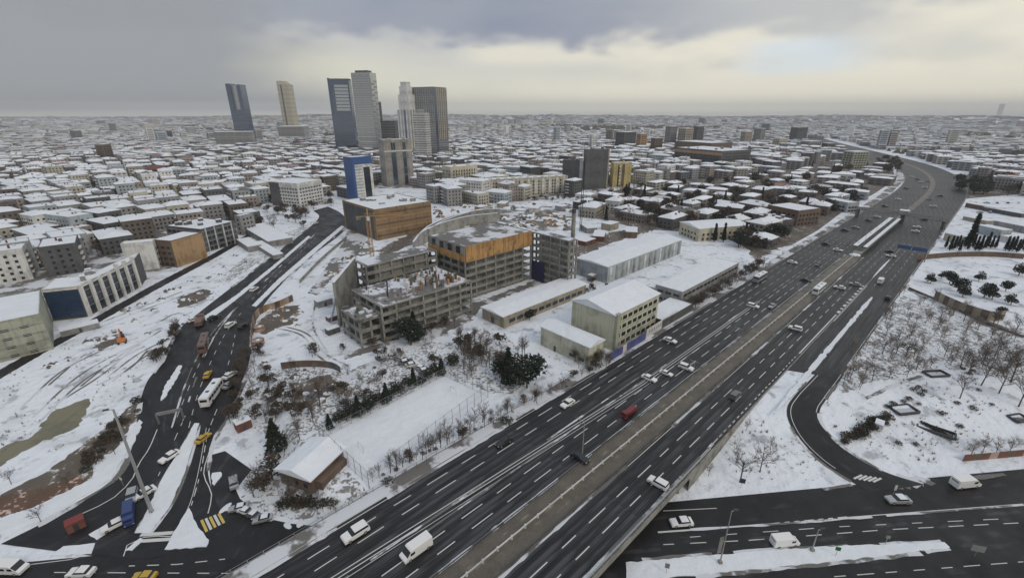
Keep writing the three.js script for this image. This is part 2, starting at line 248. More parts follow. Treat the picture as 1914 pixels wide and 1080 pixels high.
// ribbon between two edges of the same number of points
function ribbon(L, R, off, cols = 8) {
  const mb = new MB(); let run = 0;
  const Y = p => [p[0], elev(p[0], p[1]) + off, p[1]], at = (i, t) => [mix(L[i][0], R[i][0], t), mix(L[i][1], R[i][1], t)];
  for (let i = 0; i < L.length - 1; i++) { const l = Math.hypot(L[i + 1][0] - L[i][0], L[i + 1][1] - L[i][1]), w = Math.hypot(L[i][0] - R[i][0], L[i][1] - R[i][1]);
    for (let k = 0; k < cols; k++) { const t0 = k / cols, t1 = (k + 1) / cols; mb.quad(Y(at(i, t1)), Y(at(i + 1, t1)), Y(at(i + 1, t0)), Y(at(i, t0)), [[t1 * w, run], [t1 * w, run + l], [t0 * w, run + l], [t0 * w, run]]); } run += l; }
  return mb;
}
function resample(P, n) { const c = new THREE.CatmullRomCurve3(P.map(p => new THREE.Vector3(p[0], 0, p[1])), false, 'centripetal'); return Array.from({ length: n }, (_, i) => { const v = c.getPoint(i / (n - 1)); return [v.x, v.z]; }); }
// painted line along world points, dash / gap in metres (0 = solid)
function lineMB(P, w, off, dash = 0, gap = 0, mb = new MB()) {
  const S = sample(P, 1.25); let run = 0;
  for (let i = 0; i < S.length - 1; i++) { const a = S[i], b = S[i + 1], l = Math.hypot(b[0] - a[0], b[1] - a[1]); run += l; if (dash && run % (dash + gap) > dash) continue;
    const n = [-(b[1] - a[1]) / l * w / 2, (b[0] - a[0]) / l * w / 2], Y = (p, s) => { const x = p[0] + n[0] * s, z = p[1] + n[1] * s; return [x, hwY(x, z, off), z]; };
    mb.quad(Y(a, 1), Y(b, 1), Y(b, -1), Y(a, -1)); }
  return mb;
}
let hwOn = false;
const HT = .14;                                                  // top of the highway surface
function hwY(x, z, off) { return (hwOn ? (Math.hypot(x, z) > 880 ? elev(x, z) + HT + .2 : HT) : elev(x, z)) + off; }

// ---------------------------------------------------------------- highway: s metres along, w metres to the right of the central rail
const HW0 = PX(1090, 898, 0), HTab = [];
{ let x = HW0[0], z = HW0[1]; const th = s => mix(46.46, 22, sstep(500, 1150, s)) * Math.PI / 180; const st = 4;
  for (let s = 0; s <= 2600; s += st) { HTab.push([x, z, th(s)]); x += Math.sin(th(s)) * st; z -= Math.cos(th(s)) * st; } }
function HW(s, w) { let p; if (s < 0) { const t = HTab[0][2]; p = [HTab[0][0] + Math.sin(t) * s, HTab[0][1] - Math.cos(t) * s, t]; } else { const i = Math.min(HTab.length - 2, Math.floor(s / 4)), k = s / 4 - i, a = HTab[i], b = HTab[i + 1]; p = [mix(a[0], b[0], k), mix(a[1], b[1], k), mix(a[2], b[2], k)]; } return [p[0] + Math.cos(p[2]) * w, p[1] + Math.sin(p[2]) * w, p[2]]; }
const xz = p => [p[0], p[1]];
function hwPath(s0, s1, w, st = 6) { const r = []; for (let s = s0; s <= s1 + 1e-6; s += st) r.push(xz(HW(Math.min(s, s1), typeof w === 'function' ? w(s) : w))); return r; }
function hwSurface(s0, s1, wa, wb, off, cols = 6) { const L = hwPath(s0, s1, wa), R = hwPath(s0, s1, wb), mb = new MB(); let run = s0; const W = typeof wa === 'function' ? wa(s0) : wa;
  for (let i = 0; i < L.length - 1; i++) { for (let k = 0; k < cols; k++) { const q = (j, t) => { const x = mix(L[j][0], R[j][0], t), z = mix(L[j][1], R[j][1], t); return [x, hwY(x, z, off), z]; }; const t0 = k / cols, t1 = (k + 1) / cols, wd = Math.hypot(L[i][0] - R[i][0], L[i][1] - R[i][1]); mb.quad(q(i, t1), q(i + 1, t1), q(i + 1, t0), q(i, t0), [[W + t1 * wd, run], [W + t1 * wd, run + 6], [W + t0 * wd, run + 6], [W + t0 * wd, run]]); } run += 6; }
  return mb; }
const SW = -34, WL = -28.4, WR = 16.8;
hwOn = true;
{
  const hw = structure('highway');
  hwSurface(-96, 1900, WL, WR, 0).build('carriageway', M.lane, hw);
  const rampW = s => mix(16.8, 31, sstep(92, 104, s));
  hwSurface(92, 1900, 16.7, s => mix(17, 31.2, sstep(92, 100, s)), -.012).build('merging_lane', M.lane, hw);
  hwSurface(-96, 270, -4.2, 4.4, .006, 3).build('central_reservation', M.median, hw);
  hwSurface(420, 1000, -2.2, 2.2, .006, 2).build('central_reservation', M.median, hw);
  const ln = (w, s0, s1, d, g, wd = .22, m = M.paint) => lineMB(hwPath(s0, s1, w, 3), wd, .014, d, g).build('lane_marking', m, hw);
  for (const w of [-24.9, -21.4, -11.4, -7.8, 8.7, 12.3]) { ln(w, -96, 190, 5.2, 4.6, .24); ln(w, 190, 330, 5.2, 4.6, .15); }
  const dbl = s => s < 48 ? mix(-17.3, -13, (s + 55) / 103) : -13 - (s - 48) * .002;
  ln(s => dbl(s) - .45, -96, 150, 0, 0, .22); ln(s => dbl(s) + .45, -96, 150, 0, 0, .22); ln(s => dbl(s) + 1.5, -96, 90, 0, 0, .14);
  ln(s => dbl(s), 150, 330, 5.2, 4.6, .15); ln(-17.6, 70, 330, 5.2, 4.6, .15);
  ln(WL + .7, -96, 900, 0, 0, .2); ln(-4.6, -96, 270, 0, 0, .2); ln(4.9, -96, 270, 0, 0, .2);
  ln(16, -96, 40, 0, 0, .2); ln(16, 40, 108, 1.6, 1.6, .26); ln(16.2, 108, 160, 0, 0, .45); ln(16.2, 160, 215, 1.1, 1.0, 1.1); ln(17.4, 150, 215, 0, 0, .22); ln(20, 215, 330, 5.2, 4.6, .15);
  ln(30.6, 110, 900, 0, 0, .18); ln(24.6, 230, 330, 5.2, 4.6, .15);
  
  // dirty slush left along the kerbs
  const sl = (w, s0, s1, wd, seed) => { const r = rng(seed), mb = new MB(); for (let s = s0; s < s1; s += 1.5) { if (fbm(s * .05 + seed, 0, 0, seed, 3) < .42) continue; const a = wd * (.2 + .9 * fbm(s * .4, 3, 0, seed, 3)), b = wd * (.2 + .9 * fbm((s + 1.5) * .4, 3, 0, seed, 3)), P = (q, o) => { const p = HW(q, w + o); return [p[0], hwY(p[0], p[1], .022), p[1]]; }; mb.quad(P(s, a), P(s + 1.5, b), P(s + 1.5, -b * .6), P(s, -a * .6)); } mb.build('slush', M.slush, hw, 'stuff'); };
  sl(WL + .3, -96, 420, .9, 5); sl(-4.5, -96, 270, .7, 6); sl(4.7, -96, 270, .7, 7); sl(15.9, -96, 36, .7, 8); sl(30.9, 110, 400, .9, 9); sl(-16, -96, 60, .5, 12); sl(-14, -40, 130, .45, 13);
  // deck of the bridge over the cross road: edge beams, soffit, retaining walls beyond the abutment
  const side = (w, name) => { const a = new MB(), P = hwPath(-96, 330, w, 3); for (let i = 0; i < P.length - 1; i++) { const lo = p => { const d = -p[1], d0 = 86.9 + .113 * (p[0] - 42.2); return d < d0 + 2 ? -1.35 : Math.min(-.2, elev(...p) - .6); }; const p = P[i], q = P[i + 1]; const l = lo(p); const n = w > 0 ? 1 : -1; const o = [Math.cos(HTab[0][2]) * .35 * n, Math.sin(HTab[0][2]) * .35 * n];
      const A = [p[0] + o[0], l, p[1] + o[1]], B = [q[0] + o[0], l, q[1] + o[1]], C = [q[0] + o[0], HT - .01, q[1] + o[1]], D = [p[0] + o[0], HT - .01, p[1] + o[1]]; a.quad(A, B, C, D); a.quad(D, C, [q[0], HT - .01, q[1]], [p[0], HT - .01, p[1]]); } a.build(name, M.concrete, hw); };
  side(WR, 'edge_beam'); side(WL - 3.6, 'edge_beam');
  const so = new MB(), A = hwPath(-96, 20, WL - 3.6), B = hwPath(-96, 20, WR); for (let i = 0; i < A.length - 1; i++) so.quad([A[i][0], -1.3, A[i][1]], [B[i][0], -1.3, B[i][1]], [B[i + 1][0], -1.3, B[i + 1][1]], [A[i + 1][0], -1.3, A[i + 1][1]]); so.build('soffit', M.concrete, hw);
  // abutment face
  const ab = new MB(); { const f = w => { for (let s = -96; s < 60; s += .5) { const p = HW(s, w); if (-p[1] > 86.9 + .113 * (p[0] - 42.2) + 1.5) return xz(p); } return xz(HW(0, w)); }; let prev = null; for (let w = WL - 3.6; w <= WR + .3; w += 3) { const p = f(w); if (prev) ab.quad([prev[0], -DROP - .4, prev[1]], [p[0], -DROP - .4, p[1]], [p[0], -1.2, p[1]], [prev[0], -1.2, prev[1]]); prev = p; } } ab.build('abutment', M.concrete, hw);
  // raised snowy pavement along the left side
  const pv = new MB(), P0 = hwPath(-96, 560, WL - 3.6, 4), P1 = hwPath(-96, 560, WL - .15, 4); for (let i = 0; i < P0.length - 1; i++) { const y = HT + .16, a = P0[i], b = P0[i + 1], c = P1[i + 1], d = P1[i]; pv.quad([d[0], y, d[1]], [c[0], y, c[1]], [b[0], y, b[1]], [a[0], y, a[1]]); pv.quad([d[0], HT - .05, d[1]], [c[0], HT - .05, c[1]], [c[0], y, c[1]], [d[0], y, d[1]]); }
  pv.build('pavement', M.slush, hw);
}
// barriers
function railing(name, label, P, yOf, opts, group) {             // posts and rails along points
  const c = centre(P), g = thing(name, label, opts.cat || 'guard rail', [c[0], yOf(...c), c[1]], group);
  const rails = new MB(), posts = new MB(); const S = sample(P, opts.post || 3);
  for (let i = 0; i < S.length; i++) { const p = S[i], y = yOf(...p); posts.box(p[0], y + opts.h / 2, p[1], opts.pw || .12, opts.h, opts.pw || .12); if (i < S.length - 1) { const q = S[i + 1], y2 = yOf(...q); for (const [hh, th] of opts.rails) rails.bar([p[0], y + hh, p[1]], [q[0], y2 + hh, q[1]], opts.rw || .06, th); } }
  rails.build('rail', opts.mat || M.galvanised, g); posts.build('posts', opts.pmat || opts.mat || M.galvanised, g, 'stuff'); return g;
}
const onHW = (x, z) => hwY(x, z, 0);
railing('guard_rail', 'pale guard rail with regular posts along the middle of the central strip of the highway', hwPath(-96, 272, 0, 4), onHW, { h: 1.0, post: 4, pw: .42, rails: [[.72, .34]], rw: .2, mat: M.white });
railing('guard_rail', 'dark steel guard rail on the brown strip beside the carriageway that crosses the bridge edge', hwPath(-96, 272, 4.3, 4), onHW, { h: .8, post: 4, rails: [[.62, .3]], rw: .1, mat: M.darkSteel });
railing('guard_rail', 'low dark kerb rail between the brown strip and the lanes with the red truck', hwPath(-96, 272, -4.1, 4), onHW, { h: .5, post: 4, rails: [[.35, .25]], rw: .1, mat: M.darkSteel });
railing('parapet_rail', 'double grey parapet rail on the bridge edge above the cross road', hwPath(-96, 34, WR - .1, 3), onHW, { h: 1.1, post: 3, rails: [[.45, .25], [.98, .16]], rw: .14 });
railing('parapet_rail', 'snowy metal railing on the kerb of the highway beside the school and the sports pitch', hwPath(-96, 130, WL - 3.4, 3), (x, z) => HT + .15, { h: 1.2, post: 3, rails: [[.5, .05], [1.12, .07]], rw: .06, mat: M.steel });
{ // snow banks lying along the highway
  const bank = (name, s0, s1, w, wid, h) => { const mb = new MB(); const P = hwPath(s0, s1, w, 3), r = rng(s0 + 700); for (let i = 0; i < P.length - 1; i++) { const a = P[i], b = P[i + 1], y = onHW(...a); const k = wid * (.7 + .6 * r()) * Math.min(1, (i + 1) / 6, (P.length - 1 - i) / 6 + .2); mb.box((a[0] + b[0]) / 2, y + h * .3, (a[1] + b[1]) / 2, 3.15, h * (.6 + .5 * r()), k, Math.PI / 2 - HW(s0 + i * 3, w)[2]); } const o = mb.build(name, M.roofSnow, scene); return o; };
  setTag(bank('snow_bank', 62, 196, 22.8, 1.5, .45), 'long straight ridge of ploughed snow between the highway and the slip road', 'snow bank');
  setTag(bank('snow_bank', 230, 275, 16.8, 1, .4), 'short ploughed snow ridge where the slip road meets the highway lanes', 'snow bank');
}
hwOn = false;

// ---------------------------------------------------------------- cross road in the cutting, slip road, left avenue
{
  const cr = structure('cross_road'), mb = new MB(), xs = []; for (let x = -260; x <= 320; x += 5) xs.push(x);
  const dd = x => 86.9 + .113 * (x - 42.2) - .4, L = xs.map(x => [x, -dd(x)]), R = xs.map(x => [x, -30]);
  ribbon(L, R, .04, 6).build('carriageway', M.asphalt, cr);
  const ln = (P, w, d, g, m = M.paint) => lineMB(P.map(p => PX(p[0], p[1], -DROP)), w, .06, d, g).build('lane_marking', m, cr);
  ln([[1240, 1018], [1400, 1010], [1660, 990], [1914, 977]], .2, 3.6, 3.2); ln([[1290, 1004], [1560, 985], [1914, 968]], .18, 3, 6);
  ln([[1230, 995], [1300, 990], [1450, 979]], .45, 0, 0); ln([[1450, 979], [1585, 967]], .5, 1.6, 1.2); ln([[1585, 967], [1914, 942]], .22, 0, 0);
  ln([[1240, 955], [1340, 950]], .18, 0, 0); ln([[1560, 1078], [1914, 1050]], .18, 3, 3);
  ln([[240, 1058], [330, 1055], [420, 1045]], .2, 2.4, 2.4); ln([[0, 1062], [130, 1046], [220, 1020]], .18, 0, 0); ln([[100, 1070], [480, 1072]], .18, 3, 3);
}
hwOn = false;
{
  const sr = structure('slip_road'); const w2 = s => xz(HW(s, 24.4)), w3 = s => xz(HW(s, 31.2));
  const Lp = [w2(104), GP(1524, 700), GP(1484, 742), GP(1472, 762), GP(1474, 785), GP(1495, 823), GP(1536, 864), GP(1592, 900), GP(1625, 921)];
  const Rp = [w3(104), GP(1577, 702), GP(1548, 743), GP(1534, 765), GP(1533, 782), GP(1551, 812), GP(1590, 845), GP(1650, 880), GP(1730, 906)];
  const L = resample(Lp, 60), R = resample(Rp, 60);
  ribbon(L, R, .09, 8).build('carriageway', M.asphalt, sr);
  lineMB(L.map((p, i) => [mix(p[0], R[i][0], .12), mix(p[1], R[i][1], .12)]).slice(0, 48), .18, .105).build('edge_line', M.paint, sr);
  lineMB(L.map((p, i) => [mix(p[0], R[i][0], .9), mix(p[1], R[i][1], .9)]).slice(0, 26), .18, .105).build('edge_line', M.paint, sr);
  const zb = new MB(); for (let k = 0; k < 5; k++) { const a = GP(1597 + k * 9, 895 + k * 1.5), b = GP(1612 + k * 9, 888 + k * 1.5); lineMB([a, b], .5, .106, 0, 0, zb); } zb.build('zebra_crossing', M.paint, sr);
}
const AVL = [[0, 1017], [80, 977], [167, 927], [213, 897], [248, 830], [258, 765], [275, 712], [297, 684], [337, 613], [372, 584], [440, 531], [510, 477], [579, 424], [596, 404], [585, 394]];
const AVR = [[180, 1040], [300, 1040], [420, 985], [403, 937], [388, 880], [398, 825], [425, 780], [450, 730], [468, 660], [472, 610], [500, 560], [575, 485], [648, 424], [636, 398], [612, 386]];
{
  const av = structure('avenue'); const L = resample(pxPoly(AVL), 150), R = resample(pxPoly(AVR), 150);
  ribbon(L, R, .09, 12).build('carriageway', M.asphalt, av);
  const ln = (pts, w, d, g, m = M.paint) => lineMB(spline(pxPoly(pts), 3), w, .108, d, g).build('lane_marking', m, av);
  ln([[357, 945], [375, 880], [388, 810], [405, 765]], .2, 2, 2); ln([[322, 1000], [350, 952], [366, 900], [385, 800]], .15, 0, 0);
  ln([[153, 960], [208, 933], [246, 896], [257, 870], [277, 840], [293, 803]], .25, 0, 0);
  ln([[330, 780], [350, 730], [372, 680], [398, 630], [430, 590]], .18, 3, 4); ln([[352, 800], [368, 740], [392, 680], [420, 625], [450, 585]], .18, 3, 4); ln([[295, 890], [322, 830], [340, 790]], .18, 3, 4);
  ln([[470, 560], [540, 492], [590, 444]], .2, 4, 4); ln([[420, 700], [432, 660], [440, 620]], .18, 3, 4);
  ln([[388, 960], [395, 925], [380, 885], [392, 840]], .22, 0, 0);
  for (let k = 0; k < 5; k++) ln([[376 + k * 8, 972 - k * 3], [386 + k * 8, 994 - k * 4]], .55, 0, 0, k % 2 ? M.paint : M.yellowPaint);
  ln([[230, 1040], [236, 1020], [270, 1004], [320, 1003]], .2, 0, 0); ln([[262, 1000], [322, 996]], .9, 0, 0); ln([[255, 1012], [318, 1008]], .9, 0, 0);
}
// grey slush pushed to the edges of the lower roads
function slushEdge(parent, P, wd, seed, off) { const S = sample(P, 1.2), mb = new MB(); for (let i = 0; i < S.length - 1; i++) { if (fbm(i * .07, seed, 0, seed, 3) < .4) continue; const a = S[i], b = S[i + 1], l = Math.hypot(b[0] - a[0], b[1] - a[1]) || 1, n = [-(b[1] - a[1]) / l, (b[0] - a[0]) / l], w0 = wd * (.15 + fbm(i * .35, 1, 0, seed, 3)), w1 = wd * (.15 + fbm((i + 1) * .35, 1, 0, seed, 3)), V = (p, w) => { const x = p[0] + n[0] * w, z = p[1] + n[1] * w; return [x, elev(x, z) + off, z]; }; mb.quad(V(a, w0), V(b, w1), V(b, -w1 * .7), V(a, -w0 * .7)); } return mb.build('slush', M.slush, parent, 'stuff'); }
{
  const o = structure('road_slush'); const e = (L, w, k, y = -DROP) => slushEdge(o, L.map(p => y === null ? GP(...p) : PX(p[0], p[1], y)), w, k, .115);
  e([[1230, 944], [1446, 930], [1592, 906]], 1, 21); e([[1730, 904], [1914, 882]], 1.2, 22); e([[1200, 1046], [1440, 1027], [1760, 1012]], .8, 23); e([[1300, 1078], [1560, 1053], [1776, 1026]], .8, 24); e([[1290, 990], [1450, 980], [1914, 944]], .5, 25);
  for (const [L, w, k] of [[[[1524, 700], [1484, 742], [1472, 762], [1474, 785], [1495, 823], [1536, 864], [1592, 900]], .7, 26], [[[1577, 702], [1548, 743], [1534, 765], [1533, 782], [1551, 812], [1590, 845], [1650, 880]], .8, 27], [AVL.slice(0, 13), 1.1, 28], [AVR.slice(4, 13), 1, 29], [[[363, 794], [333, 848], [300, 902], [277, 952], [255, 996]], .6, 30], [[[374, 794], [350, 877], [320, 947], [282, 997]], .6, 31], [[[340, 790], [372, 690], [420, 600], [500, 520], [590, 436]], .5, 32], [[[320, 800], [345, 720], [390, 630], [440, 575]], .4, 33]]) slushEdge(o, spline(L.map(p => GP(...p)), 3), w, k, .118);
}
patch('side_street', [[388, 852], [420, 843], [470, 878], [452, 900], [440, 915], [448, 932], [470, 950], [486, 966], [540, 978], [600, 984], [560, 1035], [470, 1046], [376, 1042], [388, 1000], [398, 950]], M.asphalt, .05);
// snow islands and verges on the roads
const island = (name, L, rough = .15) => { const o = sheet(pxPoly(L), .26, rough, 2.5).build(name, M.roofSnow, scene); o.userData.kind = 'structure'; return o; };
island('snowy_median', [[363, 792], [372, 792], [347, 877], [317, 947], [280, 997], [253, 997], [277, 950], [300, 900], [333, 847]]);
island('traffic_island', [[353, 950], [370, 987], [390, 1010], [385, 1023], [307, 1028], [323, 997]]);
island('traffic_island', [[233, 1030], [262, 1006], [267, 1010], [246, 1030]]);
island('traffic_island', [[92, 1040], [118, 1022], [177, 1016], [170, 1036]]); island('traffic_island', [[165, 1000], [225, 965], [218, 985], [180, 1010]]);
island('traffic_island', [[396, 885], [412, 883], [414, 890], [400, 908], [396, 905]]);
island('snowy_median', [[300, 745], [306, 725], [333, 684], [340, 684], [334, 700], [312, 738], [300, 750]], .3);
island('snowy_median', [[372, 598], [440, 553], [510, 497], [576, 441], [580, 443], [512, 502], [444, 558], [390, 600]], .2);
island('snowy_median', [[470, 572], [520, 522], [580, 470], [638, 422], [644, 424], [586, 474], [526, 527], [478, 574]], .2);
island('snowy_median', [[1170, 1052], [1290, 1042], [1440, 1029], [1600, 1020], [1765, 1014], [1776, 1024], [1558, 1051], [1286, 1077], [1170, 1088]], .2);
island('snowy_verge', [[0, 1008], [0, 970], [77, 945], [173, 895], [180, 863], [213, 847], [233, 820], [260, 785], [266, 790], [250, 828], [226, 862], [210, 893], [165, 922], [78, 973]], .3);
patch('earth_bank', [[0, 925], [90, 880], [140, 842], [178, 812], [178, 850], [172, 890], [80, 938], [0, 968]], M.earth, .09, .5);
patch('earth_bank', [[178, 812], [213, 788], [255, 745], [264, 770], [232, 812], [212, 842], [180, 858]], M.earth, .09, .5);
patch('earth_bank', [[-40, 955], [0, 928], [60, 918], [150, 890], [160, 902], [70, 943], [0, 966], [-40, 980]], M.redEarth, .1, .6);
patch('pond', [[-30, 860], [0, 838], [60, 815], [100, 768], [165, 745], [160, 775], [140, 800], [70, 830], [30, 852], [0, 872], [-30, 880]], M.pond, .06, .7);
patch('side_street', [[-60, 735], [0, 690], [120, 625], [280, 535], [400, 473], [470, 433], [476, 438], [405, 480], [285, 545], [125, 636], [0, 708], [-60, 752]], M.asphalt, .05, .2);

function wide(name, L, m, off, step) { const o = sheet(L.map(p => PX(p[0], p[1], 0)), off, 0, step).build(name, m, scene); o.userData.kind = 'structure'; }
wide('shaded_city_ground', [[-260, 300], [620, 300], [618, 380], [575, 388], [480, 380], [462, 430], [280, 520], [190, 560], [100, 600], [0, 655], [-260, 700]], M.slush, .03, 30);  // both city sheets: dark slush tone stands in for shade between the houses
wide('shaded_city_ground', [[645, 300], [1150, 300], [1150, 350], [1060, 372], [900, 380], [830, 386], [810, 352], [700, 352], [650, 366]], M.slush, .03, 30);
wide('wooded_ground', [[1090, 402], [1080, 376], [1150, 356], [1380, 320], [1560, 300], [1625, 292], [1668, 312], [1676, 335], [1635, 362], [1590, 385], [1530, 430], [1480, 458], [1410, 462], [1320, 436], [1200, 428]], M.earth, .03, 30);
wide('wooded_ground', [[1800, 372], [1796, 345], [1770, 325], [1914, 330], [2100, 345], [2100, 372], [1914, 362]], M.earth, .03, 30);

patch('waste_ground', [[466, 700], [540, 690], [640, 696], [720, 668], [800, 640], [850, 640], [835, 690], [760, 735], [600, 812], [560, 830], [470, 800], [450, 760]], M.scrub, .04, .6);
patch('waste_ground', [[850, 640], [900, 610], [960, 640], [1000, 690], [960, 735], [915, 735], [838, 698]], M.scrub, .04, .6);
patch('waste_ground', [[600, 828], [520, 850], [470, 880], [450, 930], [500, 962], [620, 975], [690, 925]], M.scrub, .04, .4);
patch('waste_ground', [[1600, 640], [1690, 552], [1914, 628], [1960, 660], [1960, 720], [1760, 690], [1640, 712], [1570, 735]], M.scrub, .04, .8);
wide('verge_ground', [[1560, 428], [1620, 392], [1668, 360], [1692, 336], [1690, 318], [1660, 300], [1640, 290], [1655, 300], [1676, 318], [1672, 340], [1640, 368], [1590, 398], [1545, 430]], M.slush, .05, 30);

patch('slushy_path', [[652, 424], [690, 452], [700, 470], [660, 484], [620, 520], [590, 552], [575, 548], [610, 498], [640, 455]], M.slush, .05, .8);
patch('slushy_path', [[486, 455], [560, 425], [590, 410], [575, 428], [500, 480], [430, 525], [400, 530]], M.scrub, .04, .8);

// ---------------------------------------------------------------- building kit
const GRID = 46.46 * Math.PI / 180;                              // the district is laid out along the highway
// footprint from its nearest corner (pixel at height y) and the apparent widths, in pixels, of the faces left and right of it
function cornerPoly(px, py, y, wl, wr, rho, maxA = 140) {
  const c = PX(px, py, y), az = Math.atan2(c[0], -c[1]), t = toPx(c[0], y, c[1])[2], m = t / F, v = [Math.sin(az), -Math.cos(az)], r = [Math.cos(az), Math.sin(az)];
  const q = rho === undefined ? GRID - az : rho * Math.PI / 180, ld = [-r[0] * Math.cos(q) + v[0] * Math.sin(q), -r[1] * Math.cos(q) + v[1] * Math.sin(q)], rd = [r[0] * Math.sin(q) + v[0] * Math.cos(q), r[1] * Math.sin(q) + v[1] * Math.cos(q)];
  // lengths solved so that the far ends fall on the wanted columns
  const len = (dir, want) => { let lo = 0, hi = 900; for (let i = 0; i < 50; i++) { const k = (lo + hi) / 2, e = toPx(c[0] + dir[0] * k, y, c[1] + dir[1] * k); (e[2] < 5 || Math.abs(e[0] - px) > want) ? hi = k : lo = k; } return lo; };
  const A = Math.min(len(ld, wl), maxA), B = Math.min(len(rd, wr), 190);
  const p1 = [c[0] + ld[0] * A, c[1] + ld[1] * A], p3 = [c[0] + rd[0] * B, c[1] + rd[1] * B], p2 = [p1[0] + p3[0] - c[0], p1[1] + p3[1] - c[1]];
  return [c, p3, p2, p1];                                        // corner, right end, back, left end (counter-clockwise from above)
}
const heightOf = (bx, by, ty) => { const p = GP(bx, by); return yAt(p[0], p[1], ty); };
const boxCache = {};
function boxGeo(a, b, c) { const k = [a, b, c].map(v => v.toFixed(2)).join(); return boxCache[k] ||= new THREE.BoxGeometry(a, b, c); }
// windows on one face (a -> b counter-clockwise): rows of panes set in the wall; returns number
function facade(g, a, b, y0, y1, o, bag, glassMat = M.glass) {
  const ex = b[0] - a[0], ez = b[1] - a[1], l = Math.hypot(ex, ez), n = [-ez / l, ex / l], ang = Math.atan2(-ez, ex);
  const fh = o.fh || 3.2, bay = o.bay || 3.4, rows = Math.floor((y1 - y0 - .4) / fh), cols = Math.max(0, Math.floor((l - .8) / bay)), ww = o.ww || 1.7, wh = o.wh || 1.5, m = (l - cols * bay) / 2, dp = o.dp || .16;
  for (let i = 0; i < rows; i++) for (let k = 0; k < cols; k++) {
    if (o.skip && o.skip(i, k, rows, cols)) continue;
    const t = (m + (k + .5) * bay) / l, x = a[0] + ex * t, z = a[1] + ez * t, y = y0 + (o.base ?? .9) + i * fh + wh / 2;
    if (bag) bag.box(x + n[0] * .02, y, z + n[1] * .02, ww, wh, dp, ang);
    else { const w = new THREE.Mesh(boxGeo(ww, wh, dp), glassMat); w.name = 'window'; w.position.set(x + n[0] * .02 - g.position.x, y - g.position.y, z + n[1] * .02 - g.position.z); w.rotation.y = ang; w.castShadow = w.receiveShadow = true; g.add(w); }
  }
}
function snowTop(g, P, y, th = .3, m = M.roofSnow, ins = .4, name = 'snow_roof') { return new MB().prism(inset(P, ins), y - .05, y + th).build(name, m, g); }
function parapet(g, P, y, h = .7, m = M.grey, th = .3) { const mb = new MB(); for (let i = 0; i < P.length; i++) { const a = P[i], b = P[(i + 1) % P.length], l = Math.hypot(b[0] - a[0], b[1] - a[1]), ux = (b[0] - a[0]) / l, uz = (b[1] - a[1]) / l, ix = uz * th / 2, iz = -ux * th / 2; mb.bar([a[0] + ix + ux * th, y + h / 2 - .02, a[1] + iz + uz * th], [b[0] + ix - ux * .004, y + h / 2 - .02, b[1] + iz - uz * .004], th - .01, h); } return mb.build('parapet', m, g); }
function gableRoof(g, P, y, rise, over, m, name = 'snow_roof', bias = .5, hip = 0) {   // four corners; ridge along the longer side
  P = ccw(P); let [a, b, c, d] = P; if (Math.hypot(b[0] - a[0], b[1] - a[1]) < Math.hypot(c[0] - b[0], c[1] - b[1])) [a, b, c, d] = [b, c, d, a];
  const ctr = centre(P), ex = p => { const v = [p[0] - ctr[0], p[1] - ctr[1]], l = Math.hypot(...v); return [p[0] + v[0] / l * over * 1.4, p[1] + v[1] / l * over * 1.4]; };
  [a, b, c, d] = [a, b, c, d].map(ex); const R = (p, q) => [mix(p[0], q[0], bias), mix(p[1], q[1], bias)]; let r0 = R(a, d), r1 = R(b, c);
  if (hip) { const q0 = [mix(r0[0], r1[0], hip), mix(r0[1], r1[1], hip)], q1 = [mix(r1[0], r0[0], hip), mix(r1[1], r0[1], hip)]; r0 = q0; r1 = q1; }
  const V = (p, h) => [p[0], y + h, p[1]], mb = new MB(), t = .28;
  const L = (A, B, C, D) => mb.quad(A, B, C, D);
  for (const k of [0]) { L(V(a, t), V(b, t), V(r1, rise + t), V(r0, rise + t)); L(V(c, t), V(d, t), V(r0, rise + t), V(r1, rise + t)); mb.tri(V(d, t), V(a, t), V(r0, rise + t)); mb.tri(V(b, t), V(c, t), V(r1, rise + t)); }
  const E = [a, b, c, d]; for (let i = 0; i < 4; i++) mb.quad(V(E[i], 0), V(E[(i + 1) % 4], 0), V(E[(i + 1) % 4], t), V(E[i], t)); mb.quad(V(d, 0), V(c, 0), V(b, 0), V(a, 0));
  return mb.build(name, m, g);
}
const snowBox = (g, x, y, z, sx, sy, sz, ang, m, name) => { const b = new MB().box(x, y + sy / 2, z, sx, sy, sz, ang).build(name, m, g); new MB().box(x, y + sy + .1, z, sx + .1, .2, sz + .1, ang).build('snow_cap', M.roofSnow, g); return b; };
function roofBits(g, P, y, r, n, wall) { const c = centre(P); for (let i = 0; i < n; i++) { const p = P[Math.floor(r() * P.length)], k = .25 + .4 * r(); snowBox(g, mix(c[0], p[0], k), y, mix(c[1], p[1], k), 1.4 + 2.6 * r(), 1 + 1.6 * r(), 1.4 + 2.2 * r(), GRID, wall, 'roof_box'); } }
